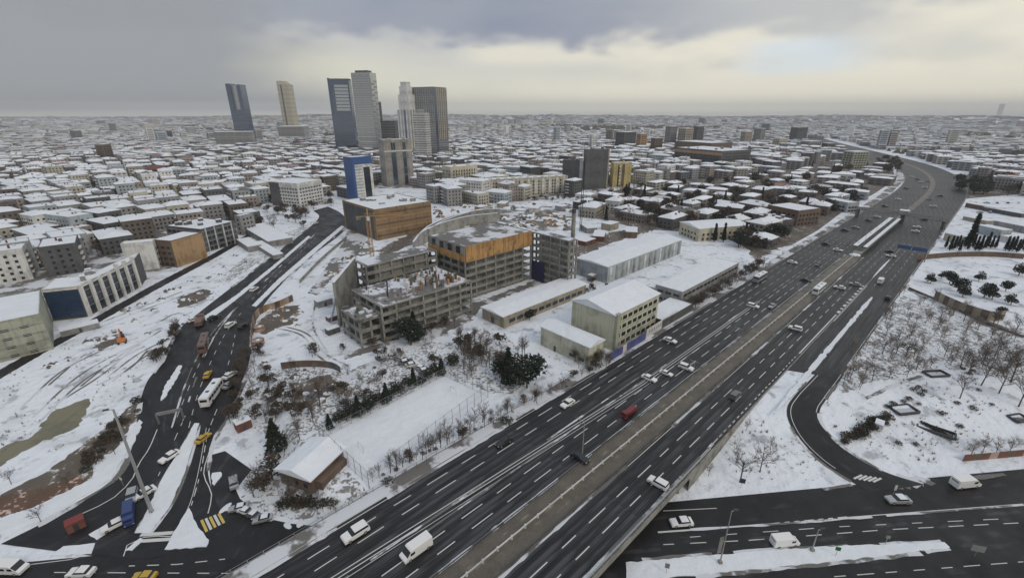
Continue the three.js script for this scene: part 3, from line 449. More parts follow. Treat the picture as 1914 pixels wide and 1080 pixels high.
function building(o) {
  const P = ccw(o.poly), c = centre(P), y0 = o.y0 ?? Math.min(...P.map(p => elev(...p))) - .3, y1 = o.h, g = thing(o.name || 'building', o.label, o.cat || 'building', [c[0], y0, c[1]], o.group);
  new MB().prism(P, y0, y1).build('wall', o.wall, g);
  if (o.gable) gableRoof(g, P, y1, o.gable, o.over ?? .5, o.roofMat || M.roofSnow, 'snow_roof', o.bias ?? .5, o.hip || 0);
  else { snowTop(g, P, y1, .28, o.roofMat || M.roofSnow, .45); parapet(g, P, y1, o.para ?? .6, o.paraMat || o.wall); }
  if (o.win !== 0) { const w = o.win || {}; const bag = o.each ? null : new MB(); (o.faces || P.map((_, i) => i)).forEach(i => facade(g, P[i], P[(i + 1) % P.length], y0 + .3 + (w.from || 0), y1, w, bag, o.glass)); if (bag && bag.p.length) bag.build('windows', o.glass || M.glass, g, 'stuff'); }
  if (o.bands) { const mb = new MB(), Q = inset(P, -.18); for (let y = y0 + o.bands; y < y1 - .5; y += o.bands) mb.prism(Q, y - .18, y + .18, true, true); mb.build('floor_bands', o.bandMat || M.white, g, 'stuff'); }
  if (o.bits) roofBits(g, P, y1 + .2, rng(Math.round(c[0] * 7 + c[1] * 3)), o.bits, o.bitMat || o.wall);
  return g;
}
const faceAt = (a, b, t, off) => { const ex = b[0] - a[0], ez = b[1] - a[1], l = Math.hypot(ex, ez); return [a[0] + ex * t - ez / l * off, a[1] + ez * t + ex / l * off]; };
function panel(g, name, m, a, b, t0, t1, y0, y1, th = .3, off = .0) { const p = faceAt(a, b, (t0 + t1) / 2, off), l = Math.hypot(b[0] - a[0], b[1] - a[1]); return new MB().box(p[0], (y0 + y1) / 2, p[1], l * (t1 - t0), y1 - y0, th, Math.atan2(-(b[1] - a[1]), b[0] - a[0])).build(name, m, g); }
const footprints = [];                                            // of landmark buildings, kept clear of the generic city
const keep = P => { footprints.push(P); return P; };

// ---------------------------------------------------------------- school beside the highway
{
  let h = heightOf(1148, 656, 590), P = keep(cornerPoly(1151, 590, h, 81, 82));
  const g = building({ name: 'school_building', label: 'pale green four storey school block with snowy gable roof beside the highway', cat: 'school', poly: P, h, wall: M.schoolGreen, gable: 2.6, bias: .62, over: .5, each: true, faces: [0], win: { fh: h / 4.2, bay: 3.6, ww: 2.5, wh: 1.5 } });
  for (const [i, j] of [[3, 0], [1, 2]]) { const gb = new MB(); const a = P[i], b = P[j], m = [mix(a[0], b[0], i === 3 ? .38 : .62), mix(a[1], b[1], i === 3 ? .38 : .62)]; gb.tri([a[0], h, a[1]], [b[0], h, b[1]], [m[0], h + 2.45, m[1]]); gb.build('gable_wall', M.schoolGreen, g); }
  for (let i = 0; i < 3; i++) panel(g, 'string_course', M.olive, P[0], P[1], .02, .98, h * (i + 1) / 4.2 + .05, h * (i + 1) / 4.2 + .35, .3, .05);
  panel(g, 'stair_tower', M.olive, P[0], P[1], .0, .07, -.2, h + .6, 1.2, .4);
  h = heightOf(1096, 686, 650); P = keep(cornerPoly(1101, 650, h, 90, 28));
  const g2 = building({ name: 'school_annex', label: 'low two storey pale green annex with snowy gable roof in front of the school block', cat: 'school', poly: P, h, wall: M.schoolGreen, gable: 1.6, over: .5, each: true, faces: [3], win: { fh: h / 2.1, bay: 4.2, ww: 2.4, wh: 1.3, base: 1.2, skip: (i, k, r, c) => k < c - 2 } });
  panel(g2, 'door', M.darkSteel, P[3], P[0], .3, .34, 0, 2.3, .2);
  h = heightOf(942, 614, 592); P = keep(cornerPoly(942, 592, h, 41, 154));
  const g3 = building({ name: 'classroom_wing', label: 'long low cream classroom wing with smooth snowy roof behind the school yard', cat: 'school', poly: P, h, wall: M.beige, gable: .7, over: .7, each: true, faces: [0], win: { fh: 4, bay: 4.5, ww: 3.4, wh: 1.6, base: 1.6 } });
  panel(g3, 'door', M.darkGrey, P[3], P[0], .42, .55, 0, 3, .25);
  h = heightOf(1140, 530, 499); P = keep(cornerPoly(1137, 499, h, 60, 138));
  const g4 = building({ name: 'sports_hall', label: 'large windowless light grey hall with wide snowy roof and patterned long wall', cat: 'hall', poly: P, h, wall: M.paleBlue, gable: .8, over: .6, win: 0 });
  for (let i = 0; i < 14; i++) panel(g4, 'wall_pilaster', i % 3 ? M.grey : M.white, P[0], P[1], (i + .3) / 14, (i + .62) / 14, .2, h - .7, .3, .05);
  snowBox(g4, ...(() => { const p = faceAt(P[3], P[0], .6, 1.6); return [p[0], 0, p[1]]; })(), 5, 3.4, 3, GRID, M.grey, 'entrance_porch');
  h = 7.6; P = keep(cornerPoly(1276, 547, h, 50, 106));
  building({ name: 'canteen_hall', label: 'low flat snow covered hall along the hedge beside the highway', cat: 'hall', poly: P, h, wall: M.grey, para: .25, each: true, faces: [0, 3], win: { fh: 3.5, bay: 4, ww: 3, wh: 1.2, base: 1.4 } });
  P = keep(cornerPoly(1226, 546, 4, 20, 8)); building({ name: 'roof_hut', label: 'small grey plant hut standing between the school block and the canteen hall', cat: 'hut', poly: P, h: 5.5, wall: M.grey, para: .2, win: 0 });
  P = keep(cornerPoly(1240, 598, 4.2, 44, 56)); building({ name: 'bicycle_shed', label: 'small dark shed with a snowy roof edge against the highway pavement', cat: 'shed', poly: P, h: 3.6, wall: M.darkGrey, para: .3, win: 0 });
  // printed hoardings along the pavement
  const ho = (name, label, a, b, h, m, n) => { const A = GP(...a), B = GP(...b), g = thing(name, label, 'hoarding', [A[0], 0, A[1]]); for (let i = 0; i < n; i++) { const t = (i + .5) / n, l = Math.hypot(B[0] - A[0], B[1] - A[1]); new MB().box(mix(A[0], B[0], t), h / 2 + .2, mix(A[1], B[1], t), l / n - .08, h, .2, Math.atan2(-(B[1] - A[1]), B[0] - A[0])).build('board', typeof m === 'function' ? m(i) : m, g); } return [g, A, B]; };
  ho('hoarding', 'purple and blue printed hoarding between the school block and the highway', [1140, 676], [1206, 636], 3.2, i => [M.purple, M.blue, M.purple, M.white, M.purple, M.blue][i % 6], 9);
  const [g5, A, B] = ho('hoarding', 'white hoarding board with dark blue lettering beside the highway pavement', [1207, 634], [1265, 596], 4, M.white, 6);
  // dark strokes of the lettering, unreadable at this distance in the photograph
  for (let i = 0; i < 12; i++) { const t = .1 + i * .068, hh = .7 + .5 * ((i * 7) % 3) / 2; const p = faceAt(A, B, t, .13); new MB().box(p[0], 2.5, p[1], .5, hh, .06, Math.atan2(-(B[1] - A[1]), B[0] - A[0])).build('lettering', M.blue, g5); }
}
// ---------------------------------------------------------------- unfinished concrete building on the site
function frameBlock(name, label, P, y0, h, n, o = {}) {
  P = ccw(P); const c = centre(P), g = thing(name, label, 'construction', [c[0], y0, c[1]]), fh = (h - y0) / n;
  const Q = inset(P, 3.4), Q2 = inset(P, 1);
  for (let i = 1; i <= n; i++) new MB().prism(P, y0 + i * fh - .45, y0 + i * fh, true, true).build('floor_slab', o.slab || M.slab, g);
  for (let e = 0; e < 4; e++) { const a = P[e], b = P[(e + 1) % 4], l = Math.hypot(b[0] - a[0], b[1] - a[1]), k = Math.max(2, Math.round(l / (o.col || 6.5))); for (let i = 0; i < k; i++) { const p = faceAt(a, b, i / k, -.5); new MB().box(p[0], (y0 + h) / 2, p[1], .7, h - y0 - .02, .7, GRID).build('column', M.concrete, g); } }
  new MB().prism(Q, y0, h - .5, false).build('core_wall', M.slab, g);
  // upstand beams at the slab edges on the two faces in view
  for (let i = 0; i < n; i++) for (const e of [0, 3]) panel(g, 'edge_beam', o.beam || M.slab, P[e], P[(e + 1) % 4], .0, 1, y0 + i * fh + .02, y0 + i * fh + fh * .28, .22, -.12);
  if (o.snow !== 0) snowTop(g, P, h, .18, o.snowMat || M.deckSnow, .8);
  return [g, P, fh, Q2];
}
{
  const r = rng(5);
  let h = heightOf(872, 562, 463), P = keep(cornerPoly(869, 463, h, 69, 125));
  const [g] = frameBlock('unfinished_block', 'tall concrete frame with orange timber formwork round its top storeys', P, -2, h, 8, { snowMat: M.slush });
  P = ccw(P); const f = (h + 2) / 8;
  for (const e of [0, 3]) { const a = P[e], b = P[(e + 1) % 4], l = Math.hypot(b[0] - a[0], b[1] - a[1]), n = Math.round(l / 3.4);
    for (let i = 0; i < n; i++) { panel(g, 'formwork_panel', M.formwork, a, b, i / n + .002, (i + 1) / n - .002, h - f * 2.05 + .4 * r(), h - f * (e === 3 ? 1.05 : .0) + (e === 3 ? 0 : .5), .3, .25 + .12 * r()); }
    if (e === 3) { for (let i = 0; i < n; i++) panel(g, i % 2 ? 'opening' : 'pillar', i % 2 ? M.glass : M.concrete, a, b, i / n, (i + 1) / n, h - f * 1.0, h - .5, .3, .1); } }
  for (let e = 0; e < 4; e++) { const a = P[e], b = P[(e + 1) % 4]; panel(g, 'roof_edge', e === 0 ? M.formwork : M.slab, a, b, 0, 1, h - .1, h + .35, .3, -.2); }
  // wing on the right
  let P2 = keep(cornerPoly(1066, 450, h, 71, 14)); frameBlock('unfinished_wing', 'dark concrete frame wing with open floors meeting the orange block at a corner', P2, -2, h - .3, 8, {});
  const net = P2[3]; // dark blue netting in the inner corner
  { const a = ccw(P2)[3], b = ccw(P2)[0], gN = thing('safety_net', 'dark blue safety netting hung in the inner corner of the concrete frame', 'netting', [a[0], 0, a[1]]); panel(gN, 'net', M.net, a, b, .02, .36, .5, h * .42, .08, .4); }
  // lower wing in front with open deck
  h = heightOf(715, 642, 575); P = keep(cornerPoly(713, 575, h, 57, 168));
  const [gl, PL] = frameBlock('unfinished_wing', 'low concrete frame wing with snowy open deck full of steel props', P, -2, h, 5, {});
  const c0 = PL[0], ux = [(PL[1][0] - PL[0][0]), (PL[1][1] - PL[0][1])], vx = [(PL[3][0] - PL[0][0]), (PL[3][1] - PL[0][1])];
  const deck = (a, b) => [c0[0] + ux[0] * a + vx[0] * b, c0[1] + ux[1] * a + vx[1] * b];
  for (let i = 0; i < 74; i++) { const a = .36 + .56 * Math.pow(r(), .7), b = .08 + .85 * r(), p = deck(a, b), hh = 1.2 + 2.2 * r(); new MB().box(p[0], h + hh / 2, p[1], .5 + .7 * r(), hh, .5 + .5 * r(), r() * 3).build('starter_column', [M.concrete, M.formwork, M.darkConcrete, M.white, M.brown][i % 5], gl); }
  for (let i = 0; i < 20; i++) { const p = deck(.05 + .4 * r(), .1 + .8 * r()); new MB().box(p[0], h + .35, p[1], .9, .5, .7, r() * 3).build('material_heap', [M.darkConcrete, M.slush][i % 2], gl); }
  for (let i = 0; i < 40; i++) { const a = .03 + .95 * r(), p = deck(a, .03 + .94 * r()); new MB().bar([p[0], h, p[1]], [p[0] + (r() - .5) * .3, h + 1.2 + r(), p[1] + (r() - .5) * .3], .16).build('starter_bar', M.brick, gl); }
  for (let i = 0; i < 14; i++) { const a = .1 + .8 * r(), p = deck(a, .1 + .8 * r()), q = deck(a + .05, .1 + .8 * r()); new MB().bar([p[0], h + .3, p[1]], [mix(p[0], q[0], .3), h + .3, mix(p[1], q[1], .3)], .35, .25).build('timber_beam', M.formwork, gl); }
  for (let i = 0; i < 3; i++) { const p = deck([.24, .1, .16][i], [.55, .8, .3][i]); new MB().bar([p[0], h, p[1]], [p[0], h + 5 - i, p[1]], .5).build('steel_prop', M.darkSteel, gl); }
  // stepped floors at the near end
  const h5 = heightOf(668, 648, 600); P = keep(cornerPoly(672, 603, h5, 36, 40)); const [g5, P5] = frameBlock('unfinished_terrace', 'stepped snowy concrete floors beside the tall retaining wall', P, -2, h5, 3, {});
  for (let i = 0; i < 16; i++) { const a = r(), b = r(), p = [P5[0][0] + (P5[1][0] - P5[0][0]) * a + (P5[3][0] - P5[0][0]) * b, P5[0][1] + (P5[1][1] - P5[0][1]) * a + (P5[3][1] - P5[0][1]) * b]; new MB().box(p[0], h5 + .5, p[1], 1 + 2 * r(), .8, .6 + r(), GRID + (r() > .5 ? 1.57 : 0)).build('material_heap', [M.darkConcrete, M.concrete, M.roofSnow][i % 3], g5); }
  // back wing
  P = keep(cornerPoly(684, 498, 21, 22, 132)); frameBlock('unfinished_wing', 'long three storey concrete frame with snowy roof behind the open deck', P, -2, 21, 6, {});
  // tall retaining wall
  { const b0 = GP(635, 612), ht = yAt(b0[0], b0[1], 528), b1 = PX(662, 481, ht), g = thing('retaining_wall', 'tall thin concrete wall with a sloping snowy top beside the unfinished floors', 'wall', [b0[0], 0, b0[1]]); const n = 6;
    for (let i = 0; i < n; i++) { const t0 = i / n, t1 = (i + 1) / n, A = [mix(b0[0], b1[0], t0), mix(b0[1], b1[1], t0)], B = [mix(b0[0], b1[0], t1), mix(b0[1], b1[1], t1)]; const y = ht; new MB().bar([A[0], y / 2 - 1, A[1]], [B[0], y / 2 - 1, B[1]], .9, y + 2 - .05).build('wall_panel', M.concrete, g); new MB().bar([A[0], y + .08, A[1]], [B[0], y + .08, B[1]], 1.1, .22).build('snow_cap', M.roofSnow, g); }
    for (let i = 0; i < 3; i++) { const t = .15 + i * .3, A = [mix(b0[0], b1[0], t), mix(b0[1], b1[1], t)]; new MB().bar([A[0] - 5, 0, A[1] + 1], [A[0] - .6, ht * .7, A[1]], .5).build('raking_prop', M.steel, g); } }
  // curved concrete ramps behind the orange block
  const arc = (pts, h0, label) => { const S = spline(pts.map(p => PX(p[0], p[1], h0)), 4), g = thing('curved_ramp', label, 'ramp', [S[0][0], 0, S[0][1]], 'curved ramps behind the unfinished block'); const mb = new MB(), sn = new MB(); for (let i = 0; i < S.length - 1; i++) { mb.bar([S[i][0], h0 / 2, S[i][1]], [S[i + 1][0], h0 / 2, S[i + 1][1]], .8, h0); sn.bar([S[i][0], h0 + .1, S[i][1]], [S[i + 1][0], h0 + .1, S[i + 1][1]], 1.1, .2); } mb.build('wall', M.concrete, g); sn.build('snow_cap', M.roofSnow, g); };
  arc([[772, 452], [790, 432], [830, 415], [880, 403], [930, 398]], 9, 'curved snow capped concrete ramp wall behind the unfinished block'); arc([[780, 440], [805, 420], [850, 402], [900, 392], [935, 390]], 9, 'curved snow capped concrete ramp wall behind the unfinished block'); arc([[800, 428], [830, 412], [870, 398], [920, 386]], 9, 'curved snow capped concrete ramp wall behind the unfinished block');
}
// ---------------------------------------------------------------- other landmark buildings
{
  const B = (o, c, top, wl, wr, rho, mA) => { const h = heightOf(c[0], c[1], top[1]); const P = keep(cornerPoly(top[0], top[1], h, wl, wr, rho, mA)); return [building({ ...o, poly: P, h }), P, h]; };
  let g, P, h;
  [g, P, h] = B({ label: 'long brown clad block with snowy roof beside the avenue and the yellow crane', wall: M.brownClad, bits: 22, bitMat: M.grey, faces: [3], win: { fh: 5, bay: 5, ww: 3.6, wh: 2 } }, [699, 450], [699, 393], 60, 106);
  for (let i = 0; i < 5; i++) panel(g, 'cladding_band', i % 2 ? M.tan : M.brown, P[0], P[1], .01, .99, h * (.12 + i * .18), h * (.12 + i * .18) + 1, .3, .06); panel(g, 'glazed_end', M.darkGrey, P[3], P[0], .06, .94, 1, h - 1, .3, .08);
  [g, P, h] = B({ name: 'office_tower', label: 'bright blue and white office tower with a dark glass stripe', wall: M.white, faces: [], para: .8 }, [660, 380], [655, 296], 14, 38, 60);
  panel(g, 'blue_side', M.blueClad, P[3], P[0], 0, 1, -.2, h + 1, .5, .1); panel(g, 'blue_crown', M.blueClad, P[0], P[1], 0, 1, h - 6, h + 1, .5, .12); panel(g, 'blue_edge', M.blueClad, P[0], P[1], 0, .12, 0, h - 6, .5, .12); panel(g, 'dark_glass', M.glass, P[0], P[1], .55, .86, 0, h - 9, .5, .12); panel(g, 'white_frame', M.white, P[0], P[1], .5, .92, h - 9, h - 7, .7, .15);
  for (let i = 0; i < 12; i++) panel(g, 'floor_band', M.paleBlue, P[0], P[1], .13, .5, 2 + i * 2.9, 3.2 + i * 2.9, .3, .1);
  [g, P, h] = B({ name: 'office_tower', label: 'stone coloured twin towered office block with arched crown and dark vertical stripes', wall: M.towerStone, win: 0, bits: 3 }, [722, 350], [716, 262], 10, 52, 68);
  for (const [a, b] of [[.24, .40], [.66, .78]]) { panel(g, 'glass_stripe', M.darkTower, P[0], P[1], a, b, 2, h - 14, .5, .1); panel(g, 'arched_window', M.glass, P[0], P[1], a + .01, (a + b) / 2 - .01, h - 11, h - 3, .5, .1); panel(g, 'arched_window', M.glass, P[0], P[1], (a + b) / 2 + .01, b - .01, h - 11, h - 3, .5, .1); } panel(g, 'cornice', M.white, P[0], P[1], -.02, 1.02, h - 13, h - 12, 1, .2); for (let i = 0; i < 5; i++) panel(g, 'fin', M.grey, P[0], P[1], [.05, .2, .42, .62, .82][i], [.07, .22, .44, .64, .84][i], 0, h, .6, .2);
  [g, P, h] = B({ name: 'apartment_block', label: 'long white apartment block with crenellated snowy parapet and paired balconies', wall: M.cream, gable: 0, faces: [0], win: { fh: 3.2, bay: 3.2, ww: 1.6, wh: 1.9 } }, [915, 371], [912, 337], 8, 150, 72);
  for (let i = 0; i < 11; i++) { panel(g, 'balcony_stack', M.white, P[0], P[1], (i + .2) / 11, (i + .62) / 11, 2, h - 1, 1.2, .4); panel(g, 'parapet_block', M.white, P[0], P[1], (i + .1) / 11, (i + .5) / 11, h, h + 1.6, .8, -.2); }
  [g, P, h] = B({ label: 'cream office block with vertical ribs and snowy terrace left of the long white apartment block', wall: M.cream, bits: 2, faces: [0, 3], win: { fh: 3.4, bay: 3.4, ww: 1.3, wh: 2.4 } }, [846, 360], [842, 313], 16, 50, 60);
  [g, P, h] = B({ label: 'dark grey windowless slab block with one pale vertical strip', wall: M.darkGrey, win: 0, bits: 3 }, [1092, 354], [1090, 302], 38, 3, 30); panel(g, 'pale_strip', M.paleBlue, P[3], P[0], .86, 1, 0, h + 2, .6, .2);
  [g, P, h] = B({ label: 'tall dark grey slab block with rooftop plant and pale right edge', wall: M.darkGrey, win: 0, bits: 5 }, [1098, 354], [1096, 280], 4, 44, 72); panel(g, 'pale_edge', M.beige, P[0], P[1], .95, 1, 0, h + .5, .6, .2);
  [g, P, h] = B({ name: 'apartment_block', label: 'narrow yellow apartment block with two dark vertical window strips', wall: M.yellow, faces: [], bits: 1 }, [1150, 350], [1148, 305], 6, 34, 70); panel(g, 'window_strip', M.glass, P[0], P[1], .25, .33, 1, h - 2, .4, .1); panel(g, 'window_strip', M.brown, P[0], P[1], .48, .62, 1, h - 1, .4, .1); for (let i = 0; i < 6; i++) panel(g, 'window', M.white, P[0], P[1], .32, .4, 3 + i * 4, 5 + i * 4, .4, .12);
  // big stepped hotel-like block
  [g, P, h] = B({ label: 'very long dark stepped block with broad snowy roof on the ridge', wall: M.darkGrey, win: { fh: 4, bay: 6, ww: 4, wh: 1.2 }, bits: 6 }, [1352, 322], [1350, 283], 88, 55, 38);
  panel(g, 'tan_band', M.tan, P[3], P[0], 0, 1, h - 6, h - 2, .5, .1);
  [g, P, h] = B({ label: 'upper snowy tier rising behind the long dark stepped block', wall: M.brown, win: 0 }, [1330, 300], [1330, 268], 68, 40, 38);
  // left: along the side street
  { h = heightOf(92, 622, 562); P = keep(cornerPoly(-40, 612, h, 40, 114, undefined, 34)); g = building({ label: 'grey green panelled block with flat snowy roof at the near end of the side street', wall: M.olive, poly: P, h, faces: [0, 3], each: true, win: { fh: 3.3, bay: 5, ww: 2.2, wh: .9 } });
    for (let i = 0; i < 4; i++) panel(g, 'wall_groove', M.grey, P[0], P[1], 0, 1, 1 + i * 3.3, 1.3 + i * 3.3, .3, .05); }
  { h = heightOf(99, 600, 543); const c = GP(99, 600), m = GP(164, 592), e = GP(264, 535), k = q => [q[0] - Math.cos(GRID) * 15 + Math.sin(GRID) * 4, q[1] - Math.sin(GRID) * 15 - Math.cos(GRID) * 4]; P = keep([c, m, e, k(e), k(m), k(c)]);
    g = building({ label: 'dark glazed showroom with a blue glass bay and white pillars beside the side street', wall: M.darkGrey, poly: P, h, win: 0, para: .5, paraMat: M.white });
    panel(g, 'blue_glass', M.blueGlass, c, m, .04, .5, 1, h - 1.5, .4, .1); panel(g, 'blue_glass', M.blueGlass, c, m, .52, .97, 1, h - 1.5, .4, .1); panel(g, 'blue_sign', M.blueGlass, c, m, .3, .66, h * .4, h * .7, .3, .24); for (let i = 0; i < 5; i++) panel(g, 'transom', M.darkSteel, c, m, .03, .98, 1 + i * (h - 2.5) / 5, 1.2 + i * (h - 2.5) / 5, .5, .16);
    for (let i = 0; i < 7; i++) { const t = i * .155; panel(g, 'white_pillar', M.white, m, e, t, t + .035, 0, h + (i > 3 ? 2.2 : .6), 1.3, .5); if (i < 6) { panel(g, 'glass_bay', M.glass, m, e, t + .04, t + .15, .6, h - .6, .4, .1); for (const q of [.3, .55, .8]) panel(g, 'transom', M.steel, m, e, t + .035, t + .155, h * q, h * q + .25, .5, .16); } }
    panel(g, 'roof_edge', M.white, c, m, 0, 1, h - .8, h - .2, .6, .25); panel(g, 'roof_edge', M.white, m, e, 0, 1, h - .8, h - .2, .6, .25); roofBits(g, P, h + .2, rng(9), 4, M.grey); }
  [g, P, h] = B({ label: 'block with a tall blank white end wall beside the tan building', wall: M.white, faces: [0], win: { fh: 3.2, bay: 3.2 } }, [291, 502], [284, 452], 60, 5, 14);
  [g, P, h] = B({ label: 'building with a blank tan side wall and dark front on the side street', wall: M.brown, faces: [3], each: true, win: { fh: 3.3, bay: 4, ww: 2.4, wh: 1.4 } }, [324, 500], [318, 452], 36, 58, 52); panel(g, 'tan_wall', M.tan, P[0], P[1], 0, 1, -.2, h + .2, .4, .05);
  [g, P, h] = B({ label: 'broad five storey office block with pale column grid and dotted snowy roof', wall: M.darkGrey, win: { fh: 3.4, bay: 4.2, ww: 3.2, wh: 1.9 }, bands: 3.4, bandMat: M.grey, bits: 9 }, [379, 472], [374, 430], 66, 64, 54);
  for (let i = 0; i < 4; i++) panel(g, 'column', M.white, P[0], P[1], i / 4 + .1, i / 4 + .12, 0, h + .4, .8, .3);
  [g, P, h] = B({ label: 'rounded looking grey corner block next to the column grid office', wall: M.grey, win: { fh: 3.2, bay: 3, ww: 1.4, wh: 1.4 } }, [450, 440], [447, 405], 10, 26, 50);
  [g, P, h] = B({ name: 'apartment_block', label: 'white apartment block with dark end wall behind the roadside sheds', wall: M.white, win: { fh: 3.1, bay: 3.4, ww: 2, wh: 1.3 }, bands: 3.1 }, [556, 389], [554, 344], 52, 46, 48); panel(g, 'dark_end', M.darkGrey, P[3], P[0], 0, .35, 0, h, .5, .1);
  [g, P, h] = B({ name: 'market_hall', label: 'hall with a dark red gable roof among the snowy terraces', cat: 'hall', wall: M.brown, gable: 5, roofMat: M.brick, win: 0 }, [296, 332], [296, 318], 26, 30, 60);
  // sheds by the avenue
  for (const [px, py, wl, wr, hh, lb] of [[500, 452, 50, 46, 4, 'long low shed with flat snowy roof on the lot beside the avenue'], [462, 462, 22, 26, 3.5, 'small square snowy roofed shed beside the long low shed'], [510, 478, 40, 20, 2.6, 'very low snowy site hut at the edge of the avenue']]) building({ name: 'site_shed', label: lb, cat: 'shed', poly: keep(cornerPoly(px, py, hh, wl, wr)), h: hh, wall: M.grey, para: .1, win: 0 });
  // dark blocks at the edge of the villas
  [g, P, h] = B({ label: 'dark low block with bumpy snowy roof among trees near the highway', wall: M.darkGrey, faces: [0, 3], win: { fh: 3.2, bay: 4, ww: 2 }, bits: 6 }, [1462, 436], [1460, 413], 46, 26, 40);
  [g, P, h] = B({ label: 'brown flat roofed block with long snowy roof edge close to the highway', wall: M.brown, faces: [0, 3], win: { fh: 3.4, bay: 4, ww: 2 } }, [1496, 424], [1494, 395], 58, 42, 34);
  [g, P, h] = B({ label: 'low pale blue glazed showroom beside the highway footbridge', wall: M.paleBlue, faces: [0, 3], win: { fh: 3, bay: 3.4, ww: 2.6 } }, [1588, 398], [1586, 380], 44, 22, 40);
  [g, P, h] = B({ label: 'cream villa row with long snowy roof behind the two dark cypresses', wall: M.cream, gable: 1.6, faces: [0, 3], win: { fh: 3.1, bay: 3.6 } }, [1310, 452], [1308, 428], 36, 92, 52);
}
// ---------------------------------------------------------------- towers of the business district
{
  const tower = (o, bx, by, topY, wl, wr, rho) => { const h = yAt(...PX(bx, by, 0), topY), P = keep(cornerPoly(bx, by, 0, wl, wr, rho)), c = centre(P), g = thing('skyscraper', o.label, 'skyscraper', [c[0], -2, c[1]]); new MB().prism(P, -2, h).build('shaft', o.wall, g); return [g, ccw(P), h]; };
  const bands = (g, P, y0, y1, st, m, f = [0, 3], th = .9, t0 = 0, t1 = 1) => { for (const e of f) { const mb = new MB(), a = P[e], b = P[(e + 1) % 4], l = Math.hypot(b[0] - a[0], b[1] - a[1]); for (let y = y0; y < y1; y += st) { const p = faceAt(a, b, (t0 + t1) / 2, .1); mb.box(p[0], y, p[1], l * (t1 - t0), th, .4, Math.atan2(-(b[1] - a[1]), b[0] - a[0])); } mb.build('floor_bands', m, g, 'stuff'); } };
  const fins = (g, P, e, n, y0, y1, m, w = .25) => { for (let i = 0; i <= n; i++) panel(g, 'fin', m, P[e], P[(e + 1) % 4], clamp(i / n - w / n / 2, 0, 1), clamp(i / n + w / n / 2, 0, 1), y0, y1, .8, .2); };
  let g, P, h;
  [g, P, h] = tower({ label: 'slate grey tower with a pale notch between two prongs at its top', wall: M.darkTower }, 470, 274, 205, 26, 10, 28);
  { const a = P[3], b = P[0]; const d2 = P[1], hh = yAt(...PX(466, 274, 0), 156); const t = (u, v) => [mix(mix(a[0], b[0], u), mix(P[2][0], P[1][0], u), v), mix(mix(a[1], b[1], u), mix(P[2][1], P[1][1], u), v)]; const pr = (u0, u1, m, top, nm) => new MB().prism([t(u0, 0), t(u1, 0), t(u1, 1), t(u0, 1)], h, top).build(nm, m, g); pr(0, .3, M.darkTower, hh, 'prong'); pr(.74, 1, M.darkTower, hh - 2, 'prong'); const Q = [t(.3, .25), t(.74, .25), t(.74, .8), t(.3, .8)]; new MB().prism(Q, h, hh - 4).build('glass_core', M.paleTower, g); bands(g, P, 6, h, 4, M.darkGrey); }
  [g, P, h] = tower({ label: 'slim cream tower with a curved sloping top standing apart in the haze', wall: M.cream }, 552, 250, 158, 20, 9, 35);
  { const t = (u, v) => [mix(mix(P[3][0], P[0][0], u), mix(P[2][0], P[1][0], u), v), mix(mix(P[3][1], P[0][1], u), mix(P[2][1], P[1][1], u), v)]; const hh = yAt(...PX(545, 250, 0), 151); for (let i = 0; i < 5; i++) new MB().prism([t(0, 0), t(1 - i * .1 - .1, 0), t(1 - i * .1 - .1, 1), t(0, 1)], h + (hh - h) * i / 5, h + (hh - h) * (i + 1) / 5).build('crown_step', M.cream, g); panel(g, 'dark_groove', M.darkGrey, P[3], P[0], .3, .42, 10, h, 1, .3); bands(g, P, 6, h, 4.2, M.beige, [0, 3], 1.2); }
  [g, P, h] = tower({ label: 'dark blue glass tower with a pale reflective panel framed near its slanted top', wall: M.darkTower }, 668, 291, 150, 38, 4, 12);
  { panel(g, 'pale_panel', M.paleTower, P[3], P[0], .28, .92, h * .60, h - 7, .8, .2); for (let i = 0; i < 9; i++) panel(g, 'panel_rail', M.darkTower, P[3], P[0], .28, .92, h * .60 + i * 6, h * .60 + i * 6 + 1.4, .9, .32); bands(g, P, 5, h, 4, M.darkGrey, [0, 3], .7); const pr = P; new MB().prism(inset(P, .3), h, h + 3).build('crown', M.darkGrey, g); panel(g, 'corner_frame', M.darkTower, P[3], P[0], 0, .08, 0, h + 4, 1, .3); panel(g, 'corner_frame', M.darkTower, P[3], P[0], .94, 1, 0, h + 1, 1, .3); }
  [g, P, h] = tower({ label: 'tallest pale grey glass tower with a balconied narrow flank', wall: M.paleTower }, 706, 292, 135, 33, 11, 30);
  { new MB().prism(inset(P, 6), h, h + 4).build('crown', M.darkGrey, g); bands(g, P, 5, h - 2, 4.2, M.grey, [3], 1.4); panel(g, 'glazed_flank', M.paleTower, P[0], P[1], .05, .95, 0, h - 8, .8, .2); for (let i = 0; i < 22; i++) panel(g, 'balcony', M.grey, P[0], P[1], i % 2 ? .1 : .5, i % 2 ? .5 : .9, h - 16 - i * 5, h - 13.5 - i * 5, 1.2, .6); bands(g, P, 10, h * .4, 9, M.white, [3], 1.2); }
  [g, P, h] = tower({ label: 'dark slim slab tower tucked behind the tallest pale tower', wall: M.darkGrey }, 716, 288, 190, 8, 5, 40); fins(g, P, 3, 3, 0, h, M.grey);
  [g, P, h] = tower({ label: 'low wide dark podium block between the towers', wall: M.darkGrey }, 742, 288, 226, 36, 6, 15); bands(g, P, 6, h, 5, M.grey, [3], .8);
  [g, P, h] = tower({ label: 'slender pale tower with stepped shoulders and a pointed lantern top', wall: M.paleTower }, 772, 300, 205, 22, 14, 42);
